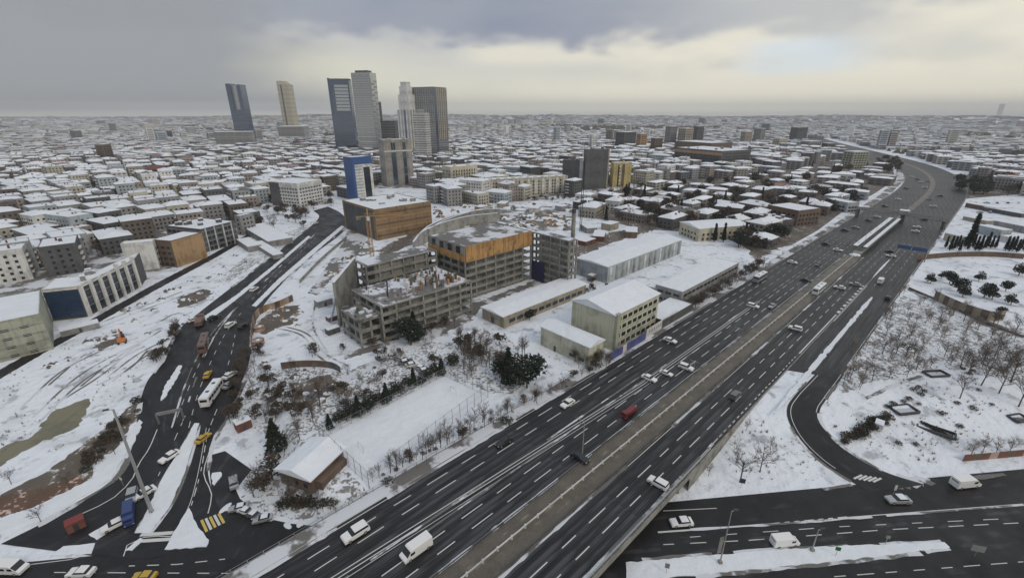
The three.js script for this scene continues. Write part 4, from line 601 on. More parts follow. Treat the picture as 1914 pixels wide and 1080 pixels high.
  { const st = (k, a, b) => new MB().prism(inset(P, k), a, b).build('stepped_tier', M.white, g); const H2 = yAt(...PX(765, 300, 0), 152), d = H2 - h; st(2.5, h, h + d * .55); st(5, h + d * .55, h + d * .85); st(7, h + d * .85, H2); fins(g, P, 3, 4, 0, h, M.white, .5); fins(g, P, 0, 3, 0, h, M.white, .5); panel(g, 'dark_stripe', M.darkTower, P[3], P[0], .55, .68, 4, h, 1, .35); new MB().prism(inset(P, -3), -2, h * .24).build('podium', M.beige, g); }
  [g, P, h] = tower({ label: 'broad grey ribbed tower with a dark central recess and fringed parapet', wall: M.towerGlass }, 818, 300, 165, 42, 22, 35);
  { fins(g, P, 3, 11, h * .5, h + 3, M.grey, .35); fins(g, P, 0, 6, h * .3, h + 3, M.beige, .35); panel(g, 'dark_recess', M.darkTower, P[0], P[1], .0, .16, 0, h, 1, .3); bands(g, P, 4, h, 4, M.grey, [0, 3], 1); new MB().prism(inset(P, 1), h, h + 2.5).build('crown', M.darkGrey, g); }
  [g, P, h] = tower({ label: 'smaller pale grey slab tower with snowy rooftop plant in front of the ribbed tower', wall: M.grey }, 800, 310, 212, 22, 8, 30); bands(g, P, 4, h, 3.6, M.white, [0, 3], 1.2); snowTop(g, P, h, .6); { const c = centre(P); snowBox(g, c[0], h + .5, c[1], 10, 5, 8, .4, M.grey, 'plant_room'); }
  [g, P, h] = tower({ label: 'low grey podium block at the foot of the pronged tower', wall: M.grey }, 474, 277, 246, 68, 6, 12); bands(g, P, 5, h, 4, M.darkGrey, [3], .7); snowTop(g, P, h, .6);
  [g, P, h] = tower({ label: 'low grey podium block at the foot of the slim cream tower', wall: M.grey }, 570, 262, 236, 48, 10, 15); bands(g, P, 5, h, 4, M.darkGrey, [3], .8); snowTop(g, P, h, .6);
  // further high blocks on the right
  const mid = [[1488, 265, 238, 14, 18, M.darkGrey, 'dark framed office block standing above the far houses'], [1420, 266, 240, 14, 8, M.grey, 'pale residential tower left of the dark framed office block'], [1392, 270, 246, 10, 12, M.beige, 'beige residential tower behind the long dark stepped block'], [1455, 282, 258, 14, 12, M.cream, 'cream residential block in front of the dark framed office block'], [1250, 280, 236, 10, 12, M.grey, 'grey residential tower at the left end of the ridge'], [1278, 282, 240, 14, 14, M.beige, 'beige residential tower beside the grey one on the ridge'], [1300, 276, 236, 8, 12, M.darkGrey, 'dark residential tower in the ridge cluster'], [1165, 282, 247, 16, 22, M.darkGrey, 'dark slab behind the yellow apartment block'], [1195, 288, 250, 8, 12, M.tan, 'tan slab behind the yellow apartment block'], [1222, 292, 258, 8, 14, M.brown, 'brown slab left of the long dark stepped block'], [1510, 286, 264, 18, 22, M.grey, 'grey block with striped facade overlooking the highway bend'], [1590, 316, 284, 20, 28, M.olive, 'olive and yellow block beside the far highway bend'], [1545, 286, 268, 12, 14, M.brown, 'brown block behind the striped grey block'], [1106, 284, 252, 6, 10, M.white, 'white slab tower behind the dark slab blocks'], [1868, 214, 194, 5, 6, M.grey, 'lone far tower on the right horizon'], [318, 262, 244, 6, 6, M.darkGrey, 'small dark tower among the left roofs'], [200, 305, 270, 14, 16, M.brown, 'dark reddish block rising from the left terraces']];
  for (const [x, y, t, wl, wr, m, lb] of mid) { const hh = yAt(...PX(x, y, 0), t), Q = keep(cornerPoly(x, y, 0, wl, wr, 42)), c = centre(Q), e = elev(...c) - 2, gg = thing('high_rise', lb, 'high rise', [c[0], e, c[1]], undefined); const C = ccw(Q); new MB().prism(C, e, hh).build('wall', m, gg); snowTop(gg, C, hh, .5, M.roofSnow, 1); const bag = new MB(); for (const k of [0, 3]) facade(gg, C[k], C[(k + 1) % 4], Math.max(e, 0), hh, { fh: 3.6, bay: 5, ww: 3, wh: 1.7, dp: .4 }, bag); bag.build('windows', M.glass, gg, 'stuff'); }
}

// ---------------------------------------------------------------- the city around: terraces on the same grid as the highway
const GA = [Math.sin(GRID), -Math.cos(GRID)], GB = [-Math.cos(GRID), -Math.sin(GRID)];
const zone = L => L;                                              // outlines in pixels of the photograph, tested after projecting a ground point
const ZL = [[-500, 200], [640, 200], [640, 345], [600, 372], [575, 388], [480, 376], [470, 424], [430, 412], [300, 446], [222, 462], [200, 492], [170, 512], [60, 530], [0, 548], [-300, 600], [-500, 560]];
const ZC = [[640, 200], [1640, 200], [1640, 285], [1560, 300], [1480, 322], [1380, 332], [1240, 342], [1150, 350], [1140, 356], [1060, 372], [900, 380], [820, 388], [806, 352], [700, 352], [640, 372]];
const ZR = [[1690, 200], [2400, 200], [2400, 420], [1914, 366], [1830, 338], [1800, 322], [1740, 300], [1690, 280]];
const ZV = [[1085, 404], [1075, 380], [1150, 358], [1380, 338], [1560, 305], [1635, 295], [1672, 318], [1640, 360], [1590, 385], [1530, 428], [1470, 462], [1400, 462], [1320, 434], [1200, 428]];
const nearHW = (x, z) => { let b = 1e9; for (let i = 0; i < HTab.length; i += 6) { const d = Math.hypot(HTab[i][0] - x, HTab[i][1] - z); if (d < b) b = d; } return b; };
const fpBoxes = footprints.map(P => { const c = centre(P); return { P, c, r: Math.max(...P.map(p => Math.hypot(p[0] - c[0], p[1] - c[1]))) }; });
const blocked = (x, z, m) => fpBoxes.some(f => Math.hypot(f.c[0] - x, f.c[1] - z) < f.r + m && (inPoly([x, z], f.P) || (() => { for (let i = 0; i < f.P.length; i++) { const a = f.P[i], b = f.P[(i + 1) % f.P.length], l2 = (b[0] - a[0]) ** 2 + (b[1] - a[1]) ** 2, t = clamp(((x - a[0]) * (b[0] - a[0]) + (z - a[1]) * (b[1] - a[1])) / l2); if (Math.hypot(a[0] + (b[0] - a[0]) * t - x, a[1] + (b[1] - a[1]) * t - z) < m) return true; } return false; })()));
const towns = [];
{
  const r = rng(2024);
  for (let ia = -46; ia < 66; ia++) for (let row = 0; row < 2; row++) {
    let q = -60 + r() * 8;
    const p0 = ia * 37.5 + (row ? 16.6 : 0) + (r() - .5) * 2.2;
    while (q < 1500) {
      const w = 11 + r() * (r() < .2 ? 24 : 13), dep = 14 + r() * 2.5; const qc = q + w / 2; q += w + (r() < .22 ? 1.5 + r() * 5 : .05);
      if (Math.floor(q / 104) !== Math.floor((q - w) / 104)) q += 6;
      const p = p0 + dep / 2; let x = GA[0] * p + GB[0] * qc, z = GA[1] * p + GB[1] * qc; if (z > -60) continue;
      const wx = 60 * (fbm(x * .005 + 3, z * .005 + 8, 0, 501, 2) - .5), wz = 60 * (fbm(x * .005 + 30, z * .005 + 2, 0, 502, 2) - .5), tw = 1.1 * (fbm(x * .006 + 9, z * .006 + 1, 0, 503, 2) - .5); x += wx; z += wz;
      const d = Math.hypot(x, z); if (d > 1250) continue; const s = toPx(x, 0, z); if (s[2] < 20 || s[0] < -120 || s[0] > 2040) continue;
      const zn = inPoly(s, ZL) ? 'L' : inPoly(s, ZC) ? 'C' : inPoly(s, ZR) ? 'R' : null; if (!zn) continue;
      if (nearHW(x, z) < 52 || blocked(x, z, Math.min(w, dep) * .62 + 1)) continue;
      if (r() < (zn === 'L' ? .04 : .12)) continue;
      const fl = zn === 'L' ? 2 + Math.floor(r() * 3.4) : zn === 'C' ? 3 + Math.floor(r() * 3.2) : 3 + Math.floor(r() * 2);
      towns.push({ x, z, w, dep, h: fl * 3.05 + .8 + r(), ang: Math.atan2(-GB[1], GB[0]) + tw + (r() - .5) * (zn === 'L' ? .1 : .5), zn, size: s[2] / (fl + 2), roof: r() < .45 ? 'flat' : 'hip', k: r(), c: [0, 0, 3, 4, 1, 7, 5, 2, 6][Math.floor(Math.pow(r(), 1.25) * 9)] });
    }
  }
  // villas among trees
  for (let i = 0; i < 900; i++) { const px = 1060 + r() * 640, py = 295 + Math.pow(r(), .8) * 175; if (!inPoly([px, py], ZV)) continue; const [x, z] = PX(px, py, 0); if (nearHW(x, z) < 48 || blocked(x, z, 11) || towns.some(t => Math.hypot(t.x - x, t.z - z) < 22.5)) continue; towns.push({ x, z, w: 14 + r() * 12, dep: 11 + r() * 5, h: 5.5 + r() * 4, ang: GRID + (r() < .5 ? 0 : Math.PI / 2) + (r() - .5) * .5, zn: 'V', size: toPx(x, 0, z)[2] / 4.5, roof: 'hip', k: r(), c: Math.floor(r() * 8) }); }
}
towns.sort((a, b) => a.size - b.size);
const WALLS = [['grey', M.grey], ['beige', M.cityBeige], ['cream', M.cityCream], ['dark grey', M.darkGrey], ['brown', M.cityBrown], ['white', M.white], ['pink', M.cityPink], ['pale blue', M.paleBlue]];
const cityMB = new MB(true), WC = [[.26, .26, .26], [.32, .3, .27], [.44, .425, .38], [.13, .13, .14], [.17, .15, .135], [.56, .56, .55], [.33, .29, .28], [.32, .35, .38]];
const NIND = 300;
towns.forEach((t, i) => {
  const y0 = elev(t.x, t.z) - .5, y1 = elev(t.x, t.z) + t.h, P = ccw(rectPoly(t.x, t.z, t.w, t.dep, t.ang)), facing = [0, 1, 2, 3].filter(k => { const a = P[k], b = P[(k + 1) % 4], n = [-(b[1] - a[1]), b[0] - a[0]], m = [(a[0] + b[0]) / 2, (a[1] + b[1]) / 2]; return n[0] * -m[0] + n[1] * -m[1] > 0; });
  if (i < NIND) {
    const [wn, wm] = WALLS[t.c], villa = t.zn === 'V';
    const where = { L: 'in the terraces beyond the lot', C: 'in the quarter below the towers', R: 'across the highway', V: 'among the trees near the highway' }[t.zn];
    const g = thing(villa ? 'villa' : 'apartment_house', `${wn} walled ${villa ? 'villa with hipped snowy roof' : t.roof === 'flat' ? 'apartment house with flat snowy roof' : 'apartment house with low hipped snowy roof'} ${where}`, villa ? 'villa' : 'apartment house', [t.x, y0, t.z], villa ? 'villas among the trees' : `${wn} ${t.roof} roofed apartment houses`);
    new MB().prism(P, y0, y1).build('wall', wm, g);
    const rm = hash2(i, 7, 1) < .16 ? M.deckSnow : M.roofSnow; if (t.roof === 'flat') { snowTop(g, P, y1, .25, rm, .4); parapet(g, P, y1, .5, wm); } else gableRoof(g, P, y1, (villa ? 2 : 1.1) + 1.4 * t.k, .45, rm, 'snow_roof', .5, .28);
    const bag = new MB(); for (const k of facing) facade(g, P[k], P[(k + 1) % 4], y0 + .4, y1, { fh: 3.05, bay: 2.6 + t.k, ww: 1.3, wh: 1.4 }, bag); bag.build('windows', M.glass, g, 'stuff');
    if (!villa && t.k > .45) { const k = facing[0], bal = new MB(); for (let y = y0 + 3.6; y < y1 - 2; y += 3.05) { const p = faceAt(P[k], P[(k + 1) % 4], .32, .55); bal.box(p[0], y + .5, p[1], t.w * .3, .9, 1.1, Math.atan2(-(P[(k + 1) % 4][1] - P[k][1]), P[(k + 1) % 4][0] - P[k][0])); } bal.build('balconies', M.white, g, 'stuff'); }
    const n = 1 + Math.floor(t.k * 3); for (let j = 0; j < n; j++) { const a = (hash2(i, j, 5) - .5) * .5, b = (hash2(i, j, 9) - .5) * .5, x = t.x + (P[1][0] - P[0][0]) * a + (P[3][0] - P[0][0]) * b, z = t.z + (P[1][1] - P[0][1]) * a + (P[3][1] - P[0][1]) * b, hh = 1 + hash2(i, j, 3) * 1.2; new MB().box(x, y1 + (t.roof === 'flat' ? hh / 2 : villa ? 1.8 : 1.2), z, .8 + hash2(i, j, 4), t.roof === 'flat' ? hh : villa ? 2.4 : 1.8, .8, t.ang).build('chimney', j % 2 ? M.brick : wm, g); }
  } else {
    cityMB.col = WC[t.c]; cityMB.prism(P, y0, y1, false); cityMB.col = hash2(i, 3, 8) < .12 ? [.5, .5, .5] : hash2(i, 3, 8) < .15 ? [.3, .16, .13] : [.83, .86, .90];
    if (t.roof === 'flat') cityMB.prism(P, y1, y1 + .3); else { const [a, b, c, d] = P, R = (p, q, u, v, k) => [mix(mix(p[0], q[0], .5), mix(u[0], v[0], .5), k), y1 + 1.6, mix(mix(p[1], q[1], .5), mix(u[1], v[1], .5), k)], r0 = R(a, d, b, c, .25), r1 = R(a, d, b, c, .75), V = p => [p[0], y1, p[1]]; cityMB.quad(V(a), V(b), r1, r0); cityMB.quad(V(c), V(d), r0, r1); cityMB.tri(V(d), V(a), r0); cityMB.tri(V(b), V(c), r1); }
    cityMB.col = [.05, .052, .06]; for (const k of facing) { const a = P[k], b = P[(k + 1) % 4]; for (let y = y0 + 1.6; y < y1 - 1.4; y += 3.05) { for (let q = 0; q < 3; q++) { const A = faceAt(a, b, .08 + q * .31, .06), B = faceAt(a, b, .28 + q * .31, .06); cityMB.quad([A[0], y, A[1]], [B[0], y, B[1]], [B[0], y + 1.4, B[1]], [A[0], y + 1.4, A[1]]); } } }
    cityMB.col = WC[(t.c + 3) % 8]; if (t.k > .4) cityMB.box(t.x + t.k * 2, y1 + .9, t.z, 2, 1.8, 1.6, t.ang);
  }
});
const cityMat = new THREE.MeshStandardMaterial({ vertexColors: true, roughness: .9 });
{ const o = cityMB.build('city_houses', cityMat, scene, 'stuff'); setTag(o, 'dense mass of snowy roofed houses spreading across the middle distance', 'city'); }
// far city to the horizon
{
  const mb = new MB(true), r = rng(77), wood = new MB(true);
  for (let rr = 1150; rr < 9500; rr *= 1.0125) for (let a = -.95; a < .98; a += .0145) {
    const az = a + (r() - .5) * .012, R = rr * (1 + (r() - .5) * .012), x = Math.sin(az) * R, z = -Math.cos(az) * R, k = r(), c = Math.floor(r() * 8), v = r(), u = r();
    if (rr < 1900 && nearHW(x, z) < 60) continue; if (blocked(x, z, 20)) continue;
    const gv = fbm(x * .0022 + 7, z * .0022 + 3, 0, 71, 3); if (gv > .63) { if (k < .6) { const s = 8 * (R / 1500) * (.6 + u), y = elev(x, z); wood.col = [.05 + .03 * v, .048 + .02 * v, .045]; const n = 5, P = i => [x + Math.cos(i / n * 6.283) * s, y, z + Math.sin(i / n * 6.283) * s]; for (let i = 0; i < n; i++) wood.tri(P(i + 1), P(i), [x + (v - .5) * s, y + 6 + 5 * u, z]); } continue; }
    if (k < .16) continue;
    const sc = Math.pow(R / 1150, .8), w = (9 + 9 * v) * sc, d = (9 + 7 * u) * sc, y = elev(x, z), tall = r() < .007, h = tall ? 20 + 24 * r() : (6 + 6 * r()) * Math.pow(sc, .2), P = rectPoly(x, z, w, d, GRID + (gv > .5 ? .35 : 0) + (r() - .5) * .15);
    mb.col = WC[c].map(q => q * 1.1); mb.prism(P, y - 6, y + h, false); mb.col = u < .13 ? [.42, .42, .43] : [.82, .85, .89]; const C = ccw(P); mb.quad(...C.map(p => [p[0], y + h, p[1]]));
    if (R < 1900) { mb.col = [.06, .06, .068]; for (let e = 0; e < 4; e++) { const A = C[e], B = C[(e + 1) % 4]; if (-(B[1] - A[1]) * -A[0] + (B[0] - A[0]) * -A[1] < 0) continue; for (let yy = y + 3; yy < y + h - 2; yy += 4.5) { const a1 = faceAt(A, B, .12, .1), b1 = faceAt(A, B, .88, .1); mb.quad([a1[0], yy, a1[1]], [b1[0], yy, b1[1]], [b1[0], yy + 1.5, b1[1]], [a1[0], yy + 1.5, a1[1]]); } } }
  }
  setTag(mb.build('far_city', cityMat, scene, 'stuff'), 'hazy far city of snowy roofs reaching to the horizon', 'city');
  setTag(wood.build('far_woods', cityMat, scene, 'stuff'), 'dark bare woods between the far quarters', 'woods');
}

// ---------------------------------------------------------------- trees and shrubs
function bareTree(name, seed, h, spread, tm, cm) {
  const g = thing(name, 'x', 'tree'), r = rng(seed), tr = new MB(), cr = new MB();
  const grow = (p, d, l, R, lv) => {
    const e = [p[0] + d[0] * l, p[1] + d[1] * l, p[2] + d[2] * l];
    (lv < 2 ? tr : cr).taper(p, e, R, R * (lv === 0 ? .55 : .45), lv === 0 ? 6 : lv === 1 ? 4 : 3);
    if (lv >= 3) return; const n = [8, 6, 5][lv];
    for (let i = 0; i < n; i++) { const k = lv === 0 ? .42 + .58 * (i + .5) / n : .3 + .7 * r(), s = [p[0] + d[0] * l * k, p[1] + d[1] * l * k, p[2] + d[2] * l * k], a = i * 2.4 + r() * 1.2, out = (lv === 0 ? spread : .75) * (.7 + .5 * r()); let q = [d[0] * .7 + Math.cos(a) * out, d[1] * .8 + .25 * r(), d[2] * .7 + Math.sin(a) * out]; const m = Math.hypot(...q); q = q.map(v => v / m); grow(s, q, l * [.62, .55, .6][lv] * (.75 + .4 * r()), Math.max(R * [.42, .45, .5][lv], .03), lv + 1); }
  };
  grow([0, -.2, 0], [(r() - .5) * .12, 1, (r() - .5) * .12], h * .55, h * .016, 0);
  tr.build('trunk', tm, g); cr.build('crown', cm, g); return g;
}
function leafy(mb, n, r, at, s) { for (let i = 0; i < n; i++) { const c = at(r), a = r() * 6.28, b = (r() - .5) * 2.4, k = s * (.6 + .8 * r()), u = [Math.cos(a) * k, Math.sin(b) * k * .5, Math.sin(a) * k], v = [-Math.sin(a) * Math.sin(b) * k, Math.cos(b) * k, Math.cos(a) * Math.sin(b) * k]; mb.tri([c[0] - u[0], c[1] - u[1], c[2] - u[2]], [c[0] + u[0], c[1] + u[1], c[2] + u[2]], [c[0] + v[0], c[1] + v[1], c[2] + v[2]]); } return mb; }
function conifer(name, seed, h, rad, m, n = 620, snow = 40) {
  const g = thing(name, 'x', 'tree'), r = rng(seed); new MB().taper([0, -.2, 0], [0, h * .9, 0], h * .022 + .08, .04, 6).build('trunk', M.bark, g);
  const lobe = Array.from({ length: 9 }, () => .75 + .5 * r()); const at = q => { const t = Math.pow(q(), .75), y = h * (.1 + .9 * (1 - t)), a = q() * 6.28, layer = .72 + .28 * Math.abs(Math.sin(y * 2.1)), R = rad * t * layer * lobe[Math.floor(a / 6.28 * 9) % 9] * Math.sqrt(.25 + .75 * q()); return [Math.cos(a) * R, y - R * .18, Math.sin(a) * R]; };
  const c = leafy(new MB(), n, r, at, h * .05 + .12).build('crown', m, g); if (snow) { const s = new MB(); leafy(s, snow, r, q => { const p = at(q); return [p[0] * 1.04, p[1] + .1, p[2] * 1.04]; }, .18); s.build('snow_dusting', M.roofSnow, c, undefined); }
  return g;
}
function roundTree(name, seed, h, rad, m, n = 520, snow = 30) {
  const g = thing(name, 'x', 'tree'), r = rng(seed); const tr = new MB().taper([0, -.2, 0], [0, h * .5, 0], h * .03, h * .018, 6); const cl = Array.from({ length: 12 }, () => [(r() - .5) * rad * 1.3, h * (.3 + .48 * r()), (r() - .5) * rad * 1.3, rad * (.42 + .28 * r())]); for (const c of cl) tr.taper([0, h * .4, 0], [c[0], c[1], c[2]], h * .012, .03, 4); tr.build('trunk', M.bark, g);
  const at = q => { const c = cl[Math.floor(q() * cl.length)], a = q() * 6.28, b = Math.acos(2 * q() - 1), R = c[3] * Math.cbrt(.2 + .8 * q()); return [c[0] + R * Math.sin(b) * Math.cos(a), c[1] + R * Math.cos(b) * .8, c[2] + R * Math.sin(b) * Math.sin(a)]; };
  const c = leafy(new MB(), n, r, at, rad * .11 + .1).build('crown', m, g); if (snow) leafy(new MB(), snow, r, q => { const p = at(q); return [p[0], p[1] + .3, p[2]]; }, .2).build('snow_dusting', M.roofSnow, c); return g;
}
function shrubProto(name, seed, h, rad, m, n = 160) { const g = thing(name, 'x', 'shrub'), r = rng(seed); const st = new MB(); for (let i = 0; i < 5; i++) st.taper([0, -.1, 0], [(r() - .5) * rad * 1.2, h * .8, (r() - .5) * rad * 1.2], .05, .02, 3); st.build('stem', M.bark, g); leafy(new MB(), n, r, q => { const a = q() * 6.28, R = rad * Math.sqrt(q()), y = h * (.12 + .88 * q() * (1 - .5 * R / rad)); return [Math.cos(a) * R, y, Math.sin(a) * R]; }, .16 + h * .04).build('foliage', m, g); return g; }
const protos = { bare: [1, 2, 3, 4, 5].map(i => bareTree('bare_tree', 300 + i, 10, .55 + .08 * i, M.bark, M.twig)), poplar: [bareTree('bare_poplar', 401, 11, .2, M.bark, M.twig), bareTree('bare_poplar', 402, 11, .25, M.bark, M.twig)], pale: [1, 2, 3].map(i => bareTree('young_bare_tree', 500 + i, 7, .5, M.twig, M.paleTwig)), pine: [conifer('conifer_tree', 11, 10, 3.2, M.conifer), conifer('conifer_tree', 12, 10, 2.6, M.conifer)], round: [roundTree('evergreen_tree', 21, 8, 3.4, M.conifer, 900, 60), roundTree('evergreen_tree', 22, 8, 3, M.shrub, 820, 50)], brownRound: [roundTree('brown_leaved_tree', 31, 8, 3.2, M.brownShrub, 420, 10)], cypress: [conifer('cypress_tree', 41, 10, 1.1, M.cypress, 360, 6)], shrub: [shrubProto('shrub', 51, 1.6, 1.4, M.shrub), shrubProto('shrub', 52, 1.6, 1.3, M.brownShrub)] };
const first = new Set(); const tr_ = rng(1234);
function plant(kind, x, z, s, label, group) { const L = protos[kind], o = L[Math.floor(tr_() * L.length)], y = elev(x, z), turn = tr_() * 6.28; if (!first.has(o)) { first.add(o); o.position.set(x, y, z); o.rotation.y = turn; o.scale.setScalar(s * TS[kind]); o.userData.label = label; if (group) o.userData.group = group; return o; } return copyOf(o, [x, y, z], turn, label, group, s * TS[kind]); }
const TS = { bare: 1.25, poplar: 1.3, pale: 1.2, pine: 1.25, round: 1.3, brownRound: 1.25, cypress: 1.1, shrub: 1.15 };
const plantPx = (kind, px, py, s, label, group) => { const p = GP(px, py); return plant(kind, p[0], p[1], s, label, group); };
{
  const r = rng(4242);
  // park on the right
  const PK = [[1585, 640], [1680, 548], [1720, 545], [1914, 622], [2010, 680], [2010, 730], [1760, 690], [1640, 720], [1560, 752]]; let n = 0;
  for (let i = 0; i < 4000 && n < 130; i++) { const px = 1550 + r() * 460, py = 540 + r() * 220; if (!inPoly([px, py], PK)) continue; n++; plantPx(r() < .8 ? 'pale' : 'bare', px, py, .55 + .3 * r(), 'slim bare tree in the snowy park beside the slip road', 'bare trees in the park'); }
  for (const [x, y, s] of [[1795, 745, .9], [1835, 720, 1], [1868, 735, 1], [1890, 715, 1.1], [1810, 700, .9], [1905, 760, 1]]) plantPx('bare', x, y, s, 'taller spreading bare tree at the far edge of the snowy park', 'spreading trees of the park');
  for (const [x, y] of [[1862, 850], [1838, 846], [1815, 855], [1885, 848]]) plantPx('pale', x, y, .7, 'small bare tree in front of the red roofed wall', 'bare trees by the red wall');
  plantPx('bare', 1384, 900, .95, 'bare tree with a dark box at its foot on the snowy triangle', undefined); plantPx('bare', 1421, 882, .85, 'second bare tree on the snowy triangle, without a box', undefined);
  for (const [x, y] of [[1345, 835], [1360, 822], [1395, 805], [1378, 860], [1440, 838], [1325, 890]]) plantPx('pale', x, y, .5, 'twiggy sapling on the snowy triangle beside the bridge', 'saplings on the triangle');
  // park shrubs and hedges
  for (let i = 0; i < 22; i++) { const t = i / 21; plantPx('shrub', 1582 + 75 * t + (r() - .5) * 14, 828 - 50 * t + (r() - .5) * 12, .7 + .5 * r(), 'dark shrub in the clipped hedge at the bend of the slip road', 'hedge shrubs at the bend'); }
  for (const [x, y] of [[1718, 726], [1728, 732], [1722, 738], [1708, 730], [1660, 762], [1670, 756], [1690, 752], [1700, 748], [1718, 757], [1800, 690], [1812, 700], [1820, 694], [1790, 755], [1820, 765], [1855, 757], [1830, 730], [1762, 775], [1680, 830], [1713, 832], [1658, 794], [1795, 798]]) plantPx('shrub', x, y, .45 + .3 * r(), 'small dark shrub poking through the snow of the park lawn', 'lawn shrubs in the park');
  // dark round trees right of the highway
  for (const [x, y, s] of [[1740, 530, .8], [1775, 530, .9], [1790, 545, 1], [1800, 555, .9], [1830, 525, .8], [1840, 556, 1], [1855, 560, .9], [1880, 545, .8], [1890, 570, .8], [1905, 515, 1], [1760, 520, .6], [1870, 590, .6]]) plantPx('round', x, y, s * .75, 'dark round evergreen on the snowy slope above the brown wall', 'round evergreens above the brown wall');
  for (let i = 0; i < 14; i++) plantPx('cypress', 1768 + i * 7 + (r() - .5) * 4, 466 + (r() - .5) * 8, .55 + .4 * r(), 'dark cypress in the row beside the highway verge', 'cypress row'); for (let i = 0; i < 6; i++) plantPx('cypress', 1880 + i * 7, 468 + (r() - .5) * 8, .6 + .3 * r(), 'dark cypress in the row beside the highway verge', 'cypress row');
  plantPx('cypress', 1812, 458, 1.9, 'very tall dark cypress rising above the cypress row'); plantPx('cypress', 1335, 452, 1.15, 'dark cypress in front of the cream villa row', 'pair of cypresses by the villa row'); plantPx('cypress', 1352, 452, 1.2, 'dark cypress in front of the cream villa row', 'pair of cypresses by the villa row');
  // school grounds
  plantPx('pine', 950, 718, 1.05, 'big dark conifer in the clump between the pitch and the annex', 'dark conifer clump by the pitch'); plantPx('round', 985, 725, 1.15, 'broad dark evergreen in the clump between the pitch and the annex', 'dark conifer clump by the pitch'); plantPx('round', 970, 715, 1.1, 'broad dark evergreen in the clump between the pitch and the annex', 'dark conifer clump by the pitch'); plantPx('round', 940, 705, .8, 'broad dark evergreen in the clump between the pitch and the annex', 'dark conifer clump by the pitch');
  plantPx('round', 768, 645, 1.15, 'dark evergreen standing against the unfinished wing', 'evergreens against the unfinished wing'); plantPx('pine', 775, 638, 1, 'dark evergreen standing against the unfinished wing', 'evergreens against the unfinished wing'); plantPx('pine', 518, 845, .85, 'dark conifer beside the small house with the snowy roof');
  for (const [x, y, s] of [[990, 598, .5], [1018, 572, .5], [962, 600, .45], [1030, 568, .4]]) plantPx('round', x, y, s, 'small dark tree along the classroom wing', 'small trees along the classroom wing');
  plantPx('brownRound', 832, 612, .55, 'brown leaved bush beside the unfinished wing', 'brown bushes by the site'); plantPx('brownRound', 806, 622, .55, 'brown leaved bush beside the unfinished wing', 'brown bushes by the site'); plantPx('brownRound', 1080, 672, .5, 'brown bush against the front of the annex', 'brown bushes by the annex'); plantPx('brownRound', 1112, 680, .5, 'brown bush against the front of the annex', 'brown bushes by the annex');
  for (const [x, y, s] of [[862, 640, 1], [880, 662, 1], [888, 640, .9], [905, 676, 1], [850, 612, .8], [976, 670, 1.1], [980, 668, 1]]) plantPx('poplar', x, y, .62 * s, 'slim upright bare poplar in the school yard', 'poplars in the school yard');
  plantPx('cypress', 877, 655, .6, 'narrow dark evergreen in the school yard', 'narrow evergreens in the yard'); plantPx('round', 892, 662, .5, 'round clipped evergreen in the school yard'); plantPx('round', 848, 685, .55, 'grey green round tree at the corner of the pitch');
  for (let i = 0; i < 17; i++) { const t = i / 16; plantPx(i % 4 ? 'round' : 'pine', mix(618, 828, t) + (r() - .5) * 8, mix(800, 696, t) + (r() - .5) * 8, .36 + .2 * r(), 'dark evergreen in the row along the far side of the pitch', 'evergreen row along the pitch'); }
  for (let i = 0; i < 16; i++) { const t = i / 15; plantPx(r() < .3 ? 'brownRound' : 'pale', mix(560, 690, t) + (r() - .5) * 60, mix(790, 715, t) + (r() - .5) * 46, .4 + .25 * r(), 'scrubby bare bush on the waste ground beside the pitch', 'scrub beside the pitch'); }
  for (const [x, y, s] of [[598, 760, 1.1], [560, 822, .7], [650, 775, .6], [668, 760, .6], [585, 790, .8]]) plantPx('poplar', x, y, s * .75, 'tall bare tree on the waste ground left of the pitch', 'bare trees left of the pitch');
  for (let i = 0; i < 10; i++) { const t = i / 9; plantPx('bare', mix(770, 905, t) + (r() - .5) * 12, mix(866, 790, t) + (r() - .5) * 8, .42 + .22 * r(), 'bare tree on the verge between pitch and highway', 'bare verge trees by the pitch'); }
  plantPx('shrub', 725, 904, 1, 'dark shrub at the corner of the pitch fence'); plantPx('shrub', 948, 790, 1.1, 'dark shrub beside the highway railing');
  for (let i = 0; i < 34; i++) { const t = i / 33; plantPx(r() < .6 ? 'bare' : 'brownRound', mix(1288, 1425, t) + (r() - .5) * 4, mix(581, 498, t) + (r() - .5) * 4, .48 + .2 * r(), 'brown bare tree in the hedge row between canteen hall and highway', 'hedge row by the canteen hall'); }
  for (let i = 0; i < 26; i++) { const t = i / 25; plantPx(r() < .5 ? 'bare' : 'pale', mix(1290, 1560, t) + (r() - .5) * 8, mix(578, 428, t) + (r() - .5) * 7, .3 + .16 * r(), 'small bare tree on the snowy verge along the highway', 'verge trees along the highway'); }
  for (let i = 0; i < 40; i++) { const t = i / 39; plantPx(['bare', 'brownRound', 'pale', 'shrub'][Math.floor(r() * 4)], mix(700, 1110, t) + (r() - .5) * 14, mix(905, 700, t) - 6 + (r() - .5) * 8, .28 + .2 * r(), 'scrubby bare growth on the highway verge below the pitch fence and school', 'scrub on the highway verge'); }
  for (let i = 0; i < 34; i++) plantPx(['bare', 'poplar', 'pale', 'brownRound'][Math.floor(r() * 4)], 845 + r() * 90 + (i % 3) * 18, 640 + r() * 70, .4 + .3 * r(), 'bare tree in the thicket between pitch and classroom wing', 'thicket by the classroom wing');
  for (let i = 0; i < 22; i++) plantPx(['bare', 'brownRound', 'pale'][i % 3], 690 + r() * 130, 628 + r() * 55, .32 + .22 * r(), 'low bare bush around the parked cars behind the pitch', 'bushes by the parked cars');
